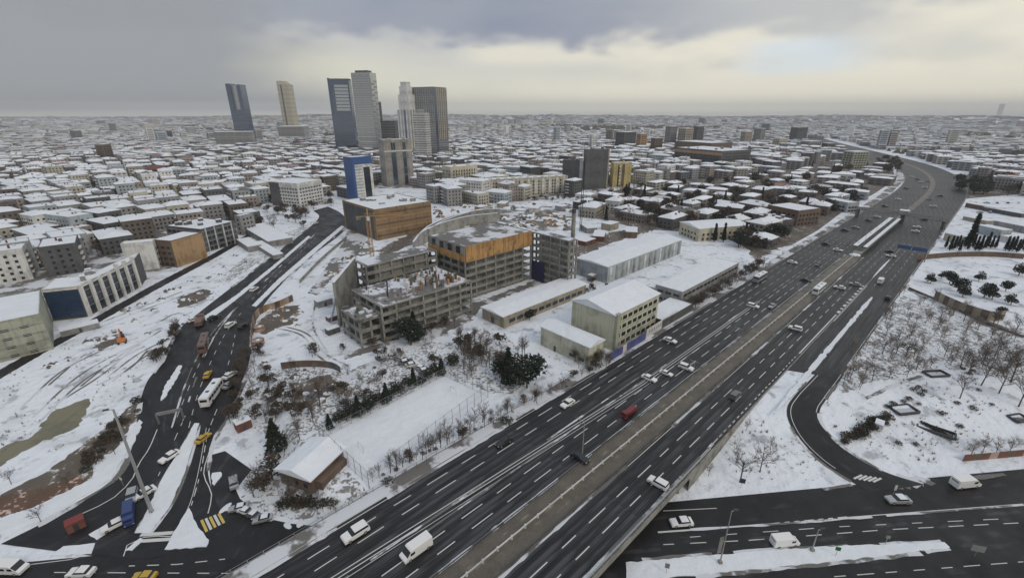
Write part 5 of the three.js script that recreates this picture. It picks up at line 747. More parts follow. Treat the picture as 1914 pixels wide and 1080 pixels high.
  for (let i = 0; i < 30; i++) plantPx(['brownRound', 'bare', 'shrub'][i % 3], 440 + r() * 110, 690 + r() * 110, .34 + .28 * r(), 'brown thorny scrub on the slope between avenue and waste ground', 'scrub on the avenue slope');
  for (let i = 0; i < 16; i++) plantPx('bare', 1050 + r() * 90, 672 + r() * 16 - 0, .35 + .2 * r(), 'thin bare tree between annex and highway railing', 'thin trees by the annex');
  for (let i = 0; i < 60; i++) { const px = 470 + r() * 330, py = 655 + r() * 130; if (py < 842 - .5 * (px - 540) ) plantPx(['bare', 'brownRound', 'pale', 'shrub'][i % 4], px, py, .3 + .26 * r(), 'tangled bare bush on the snowy waste ground between avenue and pitch', 'bushes on the waste ground'); }
  for (let i = 0; i < 44; i++) { const p = PX(470 + r() * 150, 372 + r() * 60, 0); if (!blocked(p[0], p[1], 3) && !inPoly(toPx(p[0], 0, p[1]), [[440, 531], [579, 424], [585, 394], [612, 386], [648, 424], [500, 560]])) plant(i % 3 ? 'brownRound' : 'bare', p[0], p[1], .6 + .4 * r(), 'brown bare tree around the sheds at the top of the avenue', 'trees at the top of the avenue'); }
  { let q = 0; for (let i = 0; i < 900 && q < 60; i++) { const px = r() * 1040, py = 300 + r() * 190; if (!inPoly([px, py], ZL) && !inPoly([px, py], ZC)) continue; const p = PX(px, py, 0); if (blocked(p[0], p[1], 3) || towns.some(t => Math.hypot(t.x - p[0], t.z - p[1]) < 9)) continue; q++; plant(r() < .6 ? 'brownRound' : 'bare', p[0], p[1], .8 + .5 * r(), 'bare street tree between the apartment houses', 'street trees in the city'); } }
  for (let i = 0; i < 26; i++) { const t = r(); plantPx(['brownRound', 'shrub', 'bare'][i % 3], mix(300, 345, t) - 20 * r(), mix(680, 605, t), .3 + .2 * r(), 'dark scrub on the kerb between the lot and the avenue', 'scrub between lot and avenue'); }
  for (let i = 0; i < 18; i++) plantPx('brownRound', 1640 + r() * 40, 298 + r() * 26, .9 + .4 * r(), 'dark tree inside the highway bend', 'trees inside the highway bend');
  for (let i = 0; i < 18; i++) { const t = r(); plantPx(i % 3 ? 'poplar' : 'bare', mix(700, 1060, t) + (r() - .5) * 14, mix(905, 728, t) - 6 + (r() - .5) * 8, .34 + .2 * r(), 'thin bare roadside tree between the pitch fence and the highway railing', 'thin roadside trees by the pitch'); }
  for (let i = 0; i < 16; i++) plantPx(i % 2 ? 'bare' : 'brownRound', 1040 + r() * 100, 556 - r() * 26, .3 + .2 * r(), 'bare shrub in the yard between classroom wing and sports hall', 'shrubs by the sports hall');
  // by the small house near the bridge
  for (let i = 0; i < 11; i++) plantPx(['bare', 'pale', 'brownRound', 'shrub'][i % 4], 470 + r() * 90, 890 + r() * 60, .5 + .3 * r(), 'leafless garden tree behind the small snowy roofed house', 'garden trees by the small house'); for (let i = 0; i < 10; i++) plantPx('shrub', 530 + i * 10, 944 + (r() - .5) * 8, .8 + .4 * r(), 'dark hedge shrub below the small snowy roofed house', 'hedge below the small house');
  // bank along the avenue
  for (let i = 0; i < 24; i++) { const t = r(), sh = r() < .8; plantPx(sh ? 'shrub' : 'brownRound', mix(150, 262, t) + (r() - .5) * 26, mix(880, 760, t) + (r() - .5) * 20, sh ? .6 + .6 * r() : .36, 'dark scrub on the earth bank left of the avenue', 'scrub on the earth bank'); }
  for (let i = 0; i < 16; i++) { const t = r(); plantPx(r() < .5 ? 'brownRound' : 'bare', mix(430, 462, t) + (r() - .5) * 16, mix(800, 640, t), .4 + .2 * r(), 'brown bare scrub along the right kerb of the avenue', 'scrub along the avenue kerb'); }
  for (const [x, y] of [[75, 975], [215, 850], [128, 912], [20, 905]]) plantPx('bare', x, y, .45, 'thin bare tree on the snowy verge of the avenue', 'verge trees of the avenue');
  // villa gardens and slopes: trees between the houses
  let m = 0; for (let i = 0; i < 3000 && m < 190; i++) { const px = 1060 + r() * 620, py = 298 + r() * 170; if (!inPoly([px, py], ZV)) continue; const [x, z] = PX(px, py, 0); if (nearHW(x, z) < 45 || blocked(x, z, 3) || towns.some(t => Math.hypot(t.x - x, t.z - z) < 9)) continue; m++; const k = r(); plant(k < .42 ? 'bare' : k < .72 ? 'brownRound' : k < .9 ? 'round' : 'cypress', x, z, .8 + .5 * r(), ['bare garden tree between the villas near the highway', 'brown leaved garden tree between the villas', 'dark evergreen between the villas', 'narrow cypress between the villas'][k < .42 ? 0 : k < .72 ? 1 : k < .9 ? 2 : 3], 'trees between the villas'); }
  for (let i = 0; i < 26; i++) plantPx(r() < .5 ? 'bare' : 'brownRound', 1170 + r() * 90, 368 + r() * 50, .8 + .4 * r(), 'brown bare tree in the wooded gap behind the sports hall', 'wood behind the sports hall');
  for (let i = 0; i < 20; i++) plantPx(r() < .5 ? 'round' : 'brownRound', 1380 + r() * 80, 436 + r() * 34, .6 + .4 * r(), 'dark tree in the grove between villas and highway hedge', 'grove by the highway hedge');
  for (let i = 0; i < 16; i++) plantPx('brownRound', 900 + i * 11, 374 + (r() - .5) * 6, .5, 'low dark tree at the foot of the long white apartment block', 'trees below the white block');
  for (let i = 0; i < 30; i++) plantPx(r() < .5 ? 'brownRound' : 'round', 1790 + r() * 124, 340 + r() * 26, 1 + .5 * r(), 'dark tree on the far side of the highway bend', 'trees beyond the highway bend');
}

// ---------------------------------------------------------------- vehicles
function extrudeSide(pts, w, bev = .06) { const s = new THREE.Shape(pts.map(p => new THREE.Vector2(...p))); const g = new THREE.ExtrudeGeometry(s, { depth: w - 2 * bev, bevelEnabled: true, bevelThickness: bev, bevelSize: bev, bevelSegments: 2 }); g.translate(0, 0, -w / 2 + bev); return g; }
const geoCache = {};
function mesh(name, geo, m, parent, p = [0, 0, 0]) { const o = new THREE.Mesh(geo, m); o.name = name; o.position.set(...p); o.castShadow = o.receiveShadow = true; parent.add(o); return o; }
const wheelGeo = new THREE.CylinderGeometry(.33, .33, .22, 16).rotateX(Math.PI / 2), hubGeo = new THREE.CylinderGeometry(.19, .19, .24, 10).rotateX(Math.PI / 2), bigWheel = new THREE.CylinderGeometry(.5, .5, .3, 16).rotateX(Math.PI / 2);
const paint = { white: mat([.78, .78, .77], { roughness: .3 }), silver: mat([.42, .43, .44], { roughness: .3, metalness: .4 }), grey: mat([.16, .165, .17], { roughness: .3, metalness: .3 }), black: mat([.02, .02, .022], { roughness: .25 }), red: mat([.16, .022, .022], { roughness: .3 }), blue: mat([.03, .055, .17], { roughness: .3 }), taxi: M.taxi, brown: mat([.16, .10, .08], { roughness: .4 }) };
function wheels(g, xs, w, y, geo = wheelGeo) { for (const x of xs) for (const s of [-1, 1]) { const o = mesh('wheel', geo, M.rubber, g, [x, y, s * (w / 2 - .1)]); mesh('hub', hubGeo, M.galvanised, o, [0, 0, s * .01]); } }
function lights(g, xf, xr, y, w) { for (const s of [-1, 1]) { mesh('headlight', boxGeo(.08, .16, .34), M.lampClear, g, [xf, y, s * (w / 2 - .3)]); mesh('taillight', boxGeo(.08, .18, .3), M.lampRed, g, [xr, y + .08, s * (w / 2 - .27)]); } }
const builders = {
  car(g, m, o) { const L = 4.6, w = 1.82; mesh('body', geoCache.car ||= extrudeSide([[-2.3, .32], [2.28, .32], [2.3, .62], [2.15, .78], [1.0, .92], [-1.75, .98], [-2.28, .92], [-2.32, .6]], w), m, g); mesh('windows', geoCache.carW ||= extrudeSide([[1.02, .9], [.3, 1.36], [-1.2, 1.38], [-1.85, .96]], w - .16, .05), M.glass, g); mesh('roof', geoCache.carR ||= extrudeSide([[.34, 1.36], [.2, 1.43], [-1.1, 1.45], [-1.28, 1.38]], w - .22, .05), o.snow ? M.roofSnow : m, g); wheels(g, [-1.42, 1.42], w, .33); lights(g, 2.3, -2.32, .68, w); },
  suv(g, m, o) { const w = 1.92; mesh('body', geoCache.suv ||= extrudeSide([[-2.3, .38], [2.25, .38], [2.3, .8], [2.15, .98], [1.05, 1.1], [-2.25, 1.12], [-2.32, .7]], w), m, g); mesh('windows', geoCache.suvW ||= extrudeSide([[1.05, 1.06], [.4, 1.62], [-2.0, 1.62], [-2.24, 1.1]], w - .16, .05), M.glass, g); mesh('roof', geoCache.suvR ||= extrudeSide([[.44, 1.6], [.3, 1.7], [-1.95, 1.7], [-2.05, 1.6]], w - .2, .05), o.snow ? M.roofSnow : m, g); wheels(g, [-1.42, 1.42], w, .36); lights(g, 2.28, -2.32, .82, w); },
  van(g, m, o) { const w = 2.05; mesh('body', geoCache.van ||= extrudeSide([[-2.9, .4], [2.85, .4], [2.9, .9], [2.3, 1.22], [1.55, 2.12], [1.3, 2.3], [-2.85, 2.3], [-2.92, .8]], w, .08), m, g); mesh('windscreen', geoCache.vanW ||= extrudeSide([[2.33, 1.24], [1.62, 2.1], [1.5, 2.1], [2.2, 1.24]], w - .1, .04), M.glass, g, [.03, 0, 0]); for (const s of [-1, 1]) { mesh('side_window', boxGeo(.9, .55, .06), M.glass, g, [1.3, 1.6, s * (w / 2)]); mesh('side_window', boxGeo(2.6, .55, .06), o.panel ? m : M.glass, g, [-1, 1.62, s * (w / 2)]); } mesh('rear_window', boxGeo(.06, .6, 1.4), M.glass, g, [-2.93, 1.6, 0]); wheels(g, [-1.9, 1.85], w, .36); lights(g, 2.88, -2.94, .85, w); },
  bus(g, m, o) { const L = o.len || 12, w = 2.55, h = L / 2; mesh('body', geoCache['bus' + L] ||= extrudeSide([[-h, .35], [h, .35], [h + .05, 1.6], [h - .2, 3.0], [-h, 3.05]], w, .08), m, g); for (const s of [-1, 1]) for (let k = 0; k < Math.floor(L / 1.7); k++) mesh('side_window', boxGeo(1.45, .95, .06), M.glass, g, [-h + 1.3 + k * 1.7, 2.05, s * w / 2]); mesh('windscreen', boxGeo(.08, 1.4, 2.2), M.glass, g, [h + .02, 2.0, 0]); mesh('rear_window', boxGeo(.08, .8, 1.9), M.glass, g, [-h - .06, 2.2, 0]); mesh('roof_snow', boxGeo(L - .5, .14, w - .3), o.snow ? M.roofSnow : m, g, [0, 3.16, 0]); mesh('roof_hatch', boxGeo(.9, .2, .9), M.darkSteel, g, [L * .22, 3.22, 0]); mesh('roof_hatch', boxGeo(.9, .2, .9), M.darkSteel, g, [-L * .2, 3.22, 0]); wheels(g, [-h + 2.4, h - 2.5], w, .5, bigWheel); lights(g, h + .06, -h - .06, .8, w); },
  truck(g, m, o) { const w = 2.5; mesh('cab', geoCache.cab ||= extrudeSide([[2.2, .5], [4.1, .5], [4.2, 1.4], [3.9, 2.8], [2.2, 2.9]], w, .08), m, g); mesh('windscreen', boxGeo(.08, .9, 2), M.glass, g, [4.12, 2.1, 0]); for (const s of [-1, 1]) mesh('side_window', boxGeo(.9, .7, .06), M.glass, g, [3.2, 2.1, s * w / 2]); mesh('chassis', boxGeo(8, .3, 1), M.darkSteel, g, [0, .8, 0]); mesh('load_body', boxGeo(6.1, o.low ? 1.3 : 2.5, w), o.box || m, g, [-1.05, o.low ? 1.65 : 2.25, 0]); mesh('roof_snow', boxGeo(5.9, .12, w - .2), o.snow ? M.roofSnow : o.box || m, g, [-1.05, o.low ? 2.37 : 3.57, 0]); wheels(g, [-3, -1.8, 3.1], w, .5, bigWheel); lights(g, 4.2, -4.1, .9, w); },
};
const vname = { car: 'car', suv: 'suv', van: 'van', bus: 'bus', truck: 'truck' }, vp = {};
function vehicle(kind, colour, px, py, heading, label, o = {}) {
  const p = o.at || (o.hw ? PX(px, py, HT + .6) : GP(px, py - 0)); const th = heading === 'hw' ? HTab[0][2] : heading === 'hwb' ? HTab[0][2] + Math.PI : heading;
  const y = o.hw ? hwYv(p[0], p[1]) : elev(p[0], p[1]) + (o.lift ?? .1), key = [kind, colour, o.snow ? 1 : 0, o.len || 0, o.panel ? 1 : 0, o.low ? 1 : 0, o.box ? 1 : 0].join();
  let g; if (!vp[key]) { g = vp[key] = thing(vname[kind], label, kind === 'suv' ? 'car' : kind, [p[0], y, p[1]], o.group); builders[kind](g, paint[colour], o); } else { g = copyOf(vp[key], [p[0], y, p[1]], 0, label); delete g.userData.group; if (o.group) g.userData.group = o.group; }
  g.rotation.y = Math.PI / 2 - th; if (o.group) g.userData.group = o.group; g.scale.setScalar(o.k || 1.08);
  if (o.slope) g.rotation.z = o.slope; return g;
}
function hwYv(x, z) { hwOn = true; const y = hwY(x, z, .02); hwOn = false; return y; }
{
  const A = 'hw', Z = 'hwb', h = { hw: true }, H1 = (k, c, x, y, d, l, o = {}) => vehicle(k, c, x, y, d, l, { ...h, ...o });
  H1('suv', 'white', 664, 997, Z, 'white car with dark roof window on the highway beside the pavement near the bridge', { k: 1.2 }); H1('van', 'white', 778, 1028, Z, 'white minibus on the highway next to the double white line', { panel: true, k: 1.12 }); H1('car', 'black', 941, 826, Z, 'black car on the highway beside the sports pitch'); H1('car', 'white', 1061, 754, Z, 'white car on the highway lane beside the conifer clump'); H1('car', 'black', 1084, 855, Z, 'black car close to the low kerb rail of the brown strip'); H1('truck', 'red', 1176, 772, Z, 'dark red truck driving beside the brown central strip', { low: true, k: .72 });
  H1('car', 'white', 1214, 707, Z, 'white car in a trio of white cars abreast of the hoarding'); H1('car', 'white', 1246, 697, Z, 'middle and smallest white car of the trio near the hoarding', { k: .92 }); H1('suv', 'white', 1283, 687, Z, 'white car leading the trio beside the central strip'); H1('car', 'white', 1253, 636, Z, 'white car in the lane right beside the white lettered hoarding');
  H1('suv', 'white', 1230, 903, A, 'white pickup like car with dark open top on the bridge lanes', { k: 1.05 }); H1('suv', 'grey', 1375, 739, A, 'grey car on the lanes beside the snowy triangle'); H1('suv', 'white', 1408, 572, Z, 'white car left of a silver car far along the highway'); H1('car', 'silver', 1444, 572, Z, 'silver car near the central guard rail far along the highway'); H1('bus', 'silver', 1421, 521, Z, 'grey bus in the kerb lane beside the snowy verge', { snow: true }); H1('car', 'white', 1482, 490, Z, 'white car ahead of the grey bus near the verge'); H1('car', 'grey', 1529, 494, Z, 'dark grey car between the lone white cars far up the highway'); H1('car', 'black', 1507, 524, Z, 'black car behind the dark grey car on the far lanes'); H1('bus', 'white', 1531, 543, A, 'white bus driving along the central strip', { snow: true });
  H1('suv', 'white', 1487, 614, A, 'white car on the lanes below the white bus'); H1('car', 'white', 1570, 537, A, 'white car with a twin close ahead on the far right lanes'); H1('car', 'silver', 1599, 531, A, 'silver car just ahead of a white car on the far right lanes'); H1('van', 'white', 1647, 526, A, 'white van where the ploughed ridge ends'); H1('suv', 'black', 1661, 557, A, 'black car entering the slip road'); H1('car', 'white', 1666, 478, A, 'white car beside the long station canopy'); H1('car', 'black', 1664, 470, A, 'black car ahead of the white car by the station canopy'); H1('car', 'white', 1567, 467, Z, 'white car across the rails from the start of the station canopy'); H1('car', 'black', 1545, 456, Z, 'black car near the verge opposite the station canopy');
  for (const [x, y, d, c] of [[1580, 430, Z, 'black'], [1600, 425, Z, 'silver'], [1625, 412, Z, 'black'], [1640, 405, Z, 'white'], [1655, 385, Z, 'black'], [1680, 372, Z, 'white'], [1695, 352, Z, 'black'], [1712, 432, A, 'white'], [1715, 424, A, 'white'], [1728, 410, A, 'black'], [1745, 385, A, 'white'], [1758, 366, A, 'black'], [1738, 372, A, 'silver'], [1730, 350, A, 'white'], [1722, 340, A, 'white'], [1735, 338, A, 'silver'], [1715, 335, A, 'black'], [1705, 330, Z, 'white']]) H1('car', c, x, y, d, `tiny ${c} car far up the highway towards the bend`, { group: `far ${c} cars on the highway` });
  // cross road
  vehicle('car', 'white', 1273, 980, Math.PI / 2 + .08, 'white car coming out from under the bridge on the cross road', { k: 1.1 }); vehicle('van', 'white', 1466, 1017, -Math.PI / 2 + .1, 'white delivery van on the cross road beside the snowy median', { panel: true, k: 1.0 }); vehicle('van', 'white', 1803, 908, -Math.PI / 2 + .12, 'white delivery van on the cross road below the park', { panel: true, k: 1.15 }); vehicle('car', 'silver', 1678, 938, -Math.PI / 2, 'snow dusted silver car at the mouth of the slip road', { snow: true, k: 1.15 });
  // avenue
  const av = [['suv', 'white', 475, 543, -.05, 'white car alone on the upper avenue'], ['suv', 'white', 431, 610, -.1, 'white car beside a black car on the avenue'], ['car', 'black', 454, 612, -.1, 'black car beside a white car on the avenue'], ['car', 'taxi', 388, 703, -.3, 'yellow taxi ahead of the white bus on the avenue'], ['car', 'white', 430, 704, -.3, 'white car to the right of the yellow taxi'], ['car', 'silver', 430, 722, -.3, 'silver car following the white car by the avenue kerb'], ['car', 'white', 317, 857, 2.75, 'white car beside the snowy median of the avenue'], ['suv', 'silver', 247, 932, 2.6, 'silver car with dark windows in the queue at the junction'], ['car', 'white', 269, 926, 2.6, 'white car in the queue at the junction, next to the median'], ['car', 'taxi', 380, 822, -.2, 'yellow taxi on the branch right of the snowy median'], ['truck', 'blue', 243, 968, 2.5, 'blue lorry waiting at the junction'], ['car', 'white', 214, 985, 2.4, 'white car beside the red roofed kiosk'], ['car', 'white', 152, 1074, 1.6, 'white car at the bottom of the cross road junction'], ['van', 'white', 20, 1068, 1.6, 'white van entering the cross road from the lower left'], ['car', 'taxi', 270, 1082, 1.6, 'yellow taxi crossing at the very bottom of the junction'], ['car', 'white', 362, 600, -.5, 'white car beside the brown lorries at the avenue bend'], ['car', 'black', 400, 596, -.5, 'black car behind the brown bus on the avenue'], ['car', 'silver', 437, 905, .6, 'silver car parked in the side street by the small house'], ['car', 'white', 590, 418, -.1, 'white car at the top end of the avenue']];
  for (const [k, c, x, y, t, l] of av) vehicle(k, c, x, y, t, l, { lift: .12, ...(k === 'truck' ? { k: .8 } : c === 'taxi' ? { k: .98 } : {}) });
  vehicle('bus', 'white', 397, 742, -.2, 'white bus with roof hatches on the avenue', { snow: true, lift: .12, len: 11 }); vehicle('bus', 'brown', 382, 648, -.45, 'long brown roofed bus on the avenue', { lift: .12, k: 1.05 }); vehicle('truck', 'brown', 374, 606, -.45, 'brown lorry ahead of the brown bus', { low: true, lift: .12 });
  for (let i = 0; i < 7; i++) vehicle('car', ['white', 'silver', 'grey'][i % 3], 735 + i * 12, 668 + i * 5.4, GRID + .3, 'snow covered car in the parked row behind the pitch', { snow: true, group: 'snowy parked cars behind the pitch', lift: .02 }); for (let i = 0; i < 4; i++) vehicle('car', ['silver', 'white', 'grey'][i % 3], 446 + i * 15, 952 + i * 7, 1.9, 'parked car at the snowy kerb of the side street', { snow: true, group: 'cars parked in the side street', k: .9, lift: .08 });
  for (let i = 0; i < 10; i++) vehicle('car', ['white', 'silver', 'grey', 'black'][i % 4], 1825 + (i % 5) * 20 + (i > 4 ? 7 : 0), 372 + (i > 4 ? 26 : 8), GRID, 'parked car in the snowy yard beyond the highway', { snow: true, group: 'cars parked beyond the highway', lift: .02 });
}

// ---------------------------------------------------------------- sports pitch, small house, street furniture, site clutter
{
  const C = [[830, 703], [912, 742], [690, 912], [598, 822]].map(p => GP(...p));
  { const o = sheet(C, .12, 0, 6).build('sports_pitch', M.roofSnow, scene); o.userData.kind = 'structure'; }
  const side = (a, b, label, h, n, grp) => { const g = thing('pitch_fence', label, 'fence', [a[0], elev(...a), a[1]], grp); for (let i = 0; i <= n; i++) { const x = mix(a[0], b[0], i / n), z = mix(a[1], b[1], i / n), y = elev(x, z); new MB().taper([x, y - .2, z], [x, y + h, z], .09, .07, 6).build('post', M.steel, g); } for (const q of [.1, h * .5, h - .1]) new MB().bar([a[0], elev(...a) + q, a[1]], [b[0], elev(...b) + q, b[1]], .05).build('wire_rail', M.steel, g); const w = new MB(); for (let i = 0; i < n * 6; i++) { const t = i / (n * 6), x = mix(a[0], b[0], t), z = mix(a[1], b[1], t), y = elev(x, z); w.bar([x, y + .1, z], [x, y + h - .1, z], .018); } w.build('mesh_wires', M.steel, g, 'stuff'); };
  side(C[2], C[1], 'tall post and wire fence between the sports pitch and the highway', 5, 14); side(C[3], C[2], 'tall post and wire fence between the pitch and the small house', 5, 8); side(C[0], C[1], 'wire fence at the school end of the pitch', 5, 6); side(C[3], C[0], 'wire fence along the evergreen side of the pitch', 3, 14);
  for (const [t, lb] of [[.12, 'small white goal frame near the house end of the pitch'], [.88, 'small white goal frame near the school end of the pitch']]) { const a = [mix(mix(C[3][0], C[0][0], t), mix(C[2][0], C[1][0], t), .5), mix(mix(C[3][1], C[0][1], t), mix(C[2][1], C[1][1], t), .5)], g = thing('goal', lb, 'goal', [a[0], .1, a[1]]), d = [Math.sin(GRID + 1.57), -Math.cos(GRID + 1.57)]; for (const s of [-1, 1]) new MB().bar([a[0] + d[0] * s * 1.5, .1, a[1] + d[1] * s * 1.5], [a[0] + d[0] * s * 1.5, 2.1, a[1] + d[1] * s * 1.5], .1).build('post', M.white, g); new MB().bar([a[0] - d[0] * 1.5, 2.1, a[1] - d[1] * 1.5], [a[0] + d[0] * 1.5, 2.1, a[1] + d[1] * 1.5], .1).build('crossbar', M.white, g); }
  // small house
  const P = keep(cornerPoly(580, 896, 3.2, 60, 60, 50));
  const g = building({ name: 'house', label: 'small brown house with smooth snowy roof between pitch and side street', cat: 'house', poly: P, h: 3.2, y0: -1.2, wall: M.brown, gable: 1.5, over: .8, each: true, faces: [0, 3], win: { fh: 3.4, bay: 3, ww: 1.2, wh: 1.2 } });
  panel(g, 'brown_lean_to', M.brown, P[0], P[1], .1, .9, -.5, 1.8, 2, 1);
}
// lamp posts
function mast(label, px, py, topPy, arm, dir, r = .14) { const p = GP(px, py), y0 = elev(...p), h = yAt(p[0], p[1], topPy), g = thing('lamp_post', label, 'lamp post', [p[0], y0, p[1]]); new MB().taper([p[0], y0 - .2, p[1]], [p[0], h, p[1]], r * 1.7, r * .8, 8).build('pole', M.galvanised, g); const e = [p[0] + Math.cos(dir) * arm, h + .3, p[1] + Math.sin(dir) * arm]; new MB().bar([p[0], h - .1, p[1]], e, .14).build('arm', M.galvanised, g); new MB().box(e[0], e[1], e[2], 1, .22, .5, -dir).build('lamp_head', M.darkSteel, g); new MB().box(p[0], y0 + .4, p[1], .7, .9, .7).build('base', M.concrete, g); return g; }
mast('tall thick grey lamp mast standing on the snowy median of the avenue', 283, 958, 765, 1.2, 2.6, .25);
{ const q = PX(1088, 857, 0), h = yAt(q[0], q[1], 788), g = thing('lamp_post', 'slim grey lamp post beside the low kerb rail of the central strip', 'lamp post', [q[0], HT, q[1]]); new MB().taper([q[0], 0, q[1]], [q[0], h, q[1]], .16, .08, 8).build('pole', M.galvanised, g); new MB().bar([q[0], h, q[1]], [q[0] - 1.8, h + .3, q[1] - 1.2], .1).build('arm', M.galvanised, g); new MB().box(q[0] - 1.9, h + .3, q[1] - 1.3, .9, .18, .4, .6).build('lamp_head', M.darkSteel, g); }
for (let i = 0; i < 16; i++) { const s = 55 + i * 34, q = HW(s, 0), g = thing('lamp_post', 'thin twin armed lamp post on the central strip of the highway', 'lamp post', [q[0], HT, q[1]], 'lamp posts along the central strip'), n = [Math.cos(q[2]), Math.sin(q[2])]; new MB().taper([q[0], 0, q[1]], [q[0], 11, q[1]], .11, .06, 6).build('pole', M.galvanised, g); for (const d of [-1, 1]) { new MB().bar([q[0], 10.9, q[1]], [q[0] + n[0] * 1.8 * d, 11.3, q[1] + n[1] * 1.8 * d], .08).build('arm', M.galvanised, g); new MB().box(q[0] + n[0] * 2 * d, 11.3, q[1] + n[1] * 2 * d, .8, .14, .3, -q[2]).build('lamp_head', M.darkSteel, g); } }
for (const [px, py, t] of [[1346, 1053, 955], [1518, 1030, 990]]) mast('grey lamp post on the snowy median of the cross road', px, py, t, .8, 0, .1).userData.group = 'lamp posts on the cross road median';
{ // banner on the median post
  const p = GP(1343, 1052), g = thing('banner', 'long grey brown banner hanging on the median lamp post', 'banner', [p[0], elev(...p), p[1]]); new MB().box(p[0] - .5, elev(...p) + 5.5, p[1] + .25, 1.1, 4.6, .06, .4).build('cloth', M.grey, g); new MB().bar([p[0] - 1, elev(...p) + 7.85, p[1] + .35], [p[0] + .1, elev(...p) + 7.85, p[1] + .1], .06).build('rod', M.darkSteel, g);
  const sg = (px, py, lb, m, w, h) => { const p = GP(px, py), y = elev(...p), g = thing('road_sign', lb, 'sign', [p[0], y, p[1]]); new MB().taper([p[0], y, p[1]], [p[0], y + 2.6, p[1]], .06, .05, 6).build('pole', M.galvanised, g); new MB().box(p[0], y + 2.4, p[1] + .08, w, h, .06, -.3).build('panel', m, g); };
  sg(1245, 1072, 'small grey sign on the snowy median near the bridge', M.grey, .9, 1.3); sg(1562, 1040, 'small green sign on the snowy median', mat([.04, .16, .07], { roughness: .5 }), 1, 1); sg(1670, 925, 'white sign post at the tip between slip road and cross road', M.white, .5, 1.6); sg(1822, 1040, 'large grey back of a sign beside the lower road', M.grey, 2.4, 1.6); sg(1655, 1018, 'small grey sign at the narrow end of the median', M.grey, .8, .8); sg(1385, 912, 'dark cabinet on legs beside the bare tree', M.darkSteel, 1.4, 1.4); sg(230, 908, 'white roadside sign on the snowy verge of the avenue', M.white, .8, .8);
}
// gantries, footbridge, station
{
  const gantry = (label, A, B, h, m, cat = 'gantry', w = 1) => { const g = thing('sign_gantry', label, cat, [A[0], elev(...A), A[1]]); for (const p of [A, B]) new MB().bar([p[0], elev(...p) - .2, p[1]], [p[0], elev(...p) + h, p[1]], .4).build('pillar', M.steel, g); new MB().bar([A[0], elev(...A) + h, A[1]], [B[0], elev(...B) + h, B[1]], .6).build('beam', M.steel, g); return g; };
  const A = xz(HW(285, 17)), B = xz(HW(285, 32)), g = gantry('steel gantry with two blue direction boards over the right lanes of the highway', A, B, 6.5); for (const [a, b] of [[.05, .48], [.52, .98]]) panel(g, 'blue_board', M.blue, A, B, a, b, 6.2, 8.4, .2, .3);
  const a2 = GP(297, 793), b2 = GP(343, 783); const g2 = gantry('low grey gantry with a pale sign panel across the avenue beside the shrubs', a2, b2, 3.6); panel(g2, 'panel', M.grey, a2, b2, .1, .9, elev(...a2) + 3.3, elev(...a2) + 4.3, .3, .45);
  // footbridge
  const F0 = PX(1606, 389, 7), F1 = PX(1690, 400, 7), F2 = PX(1768, 412, 7), fb = thing('footbridge', 'grey footbridge crossing the highway at the end of the station', 'footbridge', [F0[0], 0, F0[1]]); for (const [p, q] of [[F0, F1], [F1, F2]]) { new MB().bar([p[0], 6.6, p[1]], [q[0], 6.6, q[1]], 4, .9).build('deck', M.concrete, fb); for (const s of [-1, 1]) new MB().bar([p[0] + s * 1, 7.7, p[1] + s * 1.6], [q[0] + s, 7.7, q[1] + s * 1.6], .12, 1.2).build('railing', M.grey, fb); } for (const p of [F0, F1, F2]) new MB().bar([p[0], 0, p[1]], [p[0], 6.3, p[1]], 1.6, 2.4).build('pier', M.darkConcrete, fb); snowBox(fb, F1[0], 7, F1[1], 7, 3, 6, GRID, M.grey, 'stair_house');
  // station canopy
  const s0 = 282, s1 = 402, st = thing('bus_station', 'long narrow bus station with twin snowy canopies on the central strip', 'bus station', [HW(s0, 0)[0], HT, HW(s0, 0)[1]]); for (const w of [-2.6, 2.6]) { const p = HW(s0, w), q = HW(s1, w); new MB().bar([p[0], 3.7, p[1]], [q[0], 3.7, q[1]], 3, .3).build('canopy', M.darkSteel, st); new MB().bar([p[0], 3.98, p[1]], [q[0], 3.98, q[1]], w < 0 ? 2.7 : 2.1, .2).build('snow_cover', M.roofSnow, st); } { const p = HW(s0 - 6, 0), q = HW(s1 + 4, 0); new MB().bar([p[0], .5, p[1]], [q[0], .5, q[1]], 5, .7).build('platform', M.concrete, st); } for (let i = 0; i < 16; i++) { const p = HW(s0 + 4 + i * 7.6, 0); new MB().bar([p[0], .8, p[1]], [p[0], 3.6, p[1]], .3).build('column', M.steel, st); }
  { const p = HW(272, 0), k = thing('snow_heap', 'heap of snow at the near end of the bus station', 'snow heap', [p[0], HT, p[1]]); for (let i = 0; i < 5; i++) { const m = mesh('lump', new THREE.IcosahedronGeometry(1.3 + .3 * (i % 3), 1), M.roofSnow, k, [Math.cos(i * 1.3) * 2, .2, Math.sin(i * 1.3) * 1.6]); m.scale.y = .5; } }
}
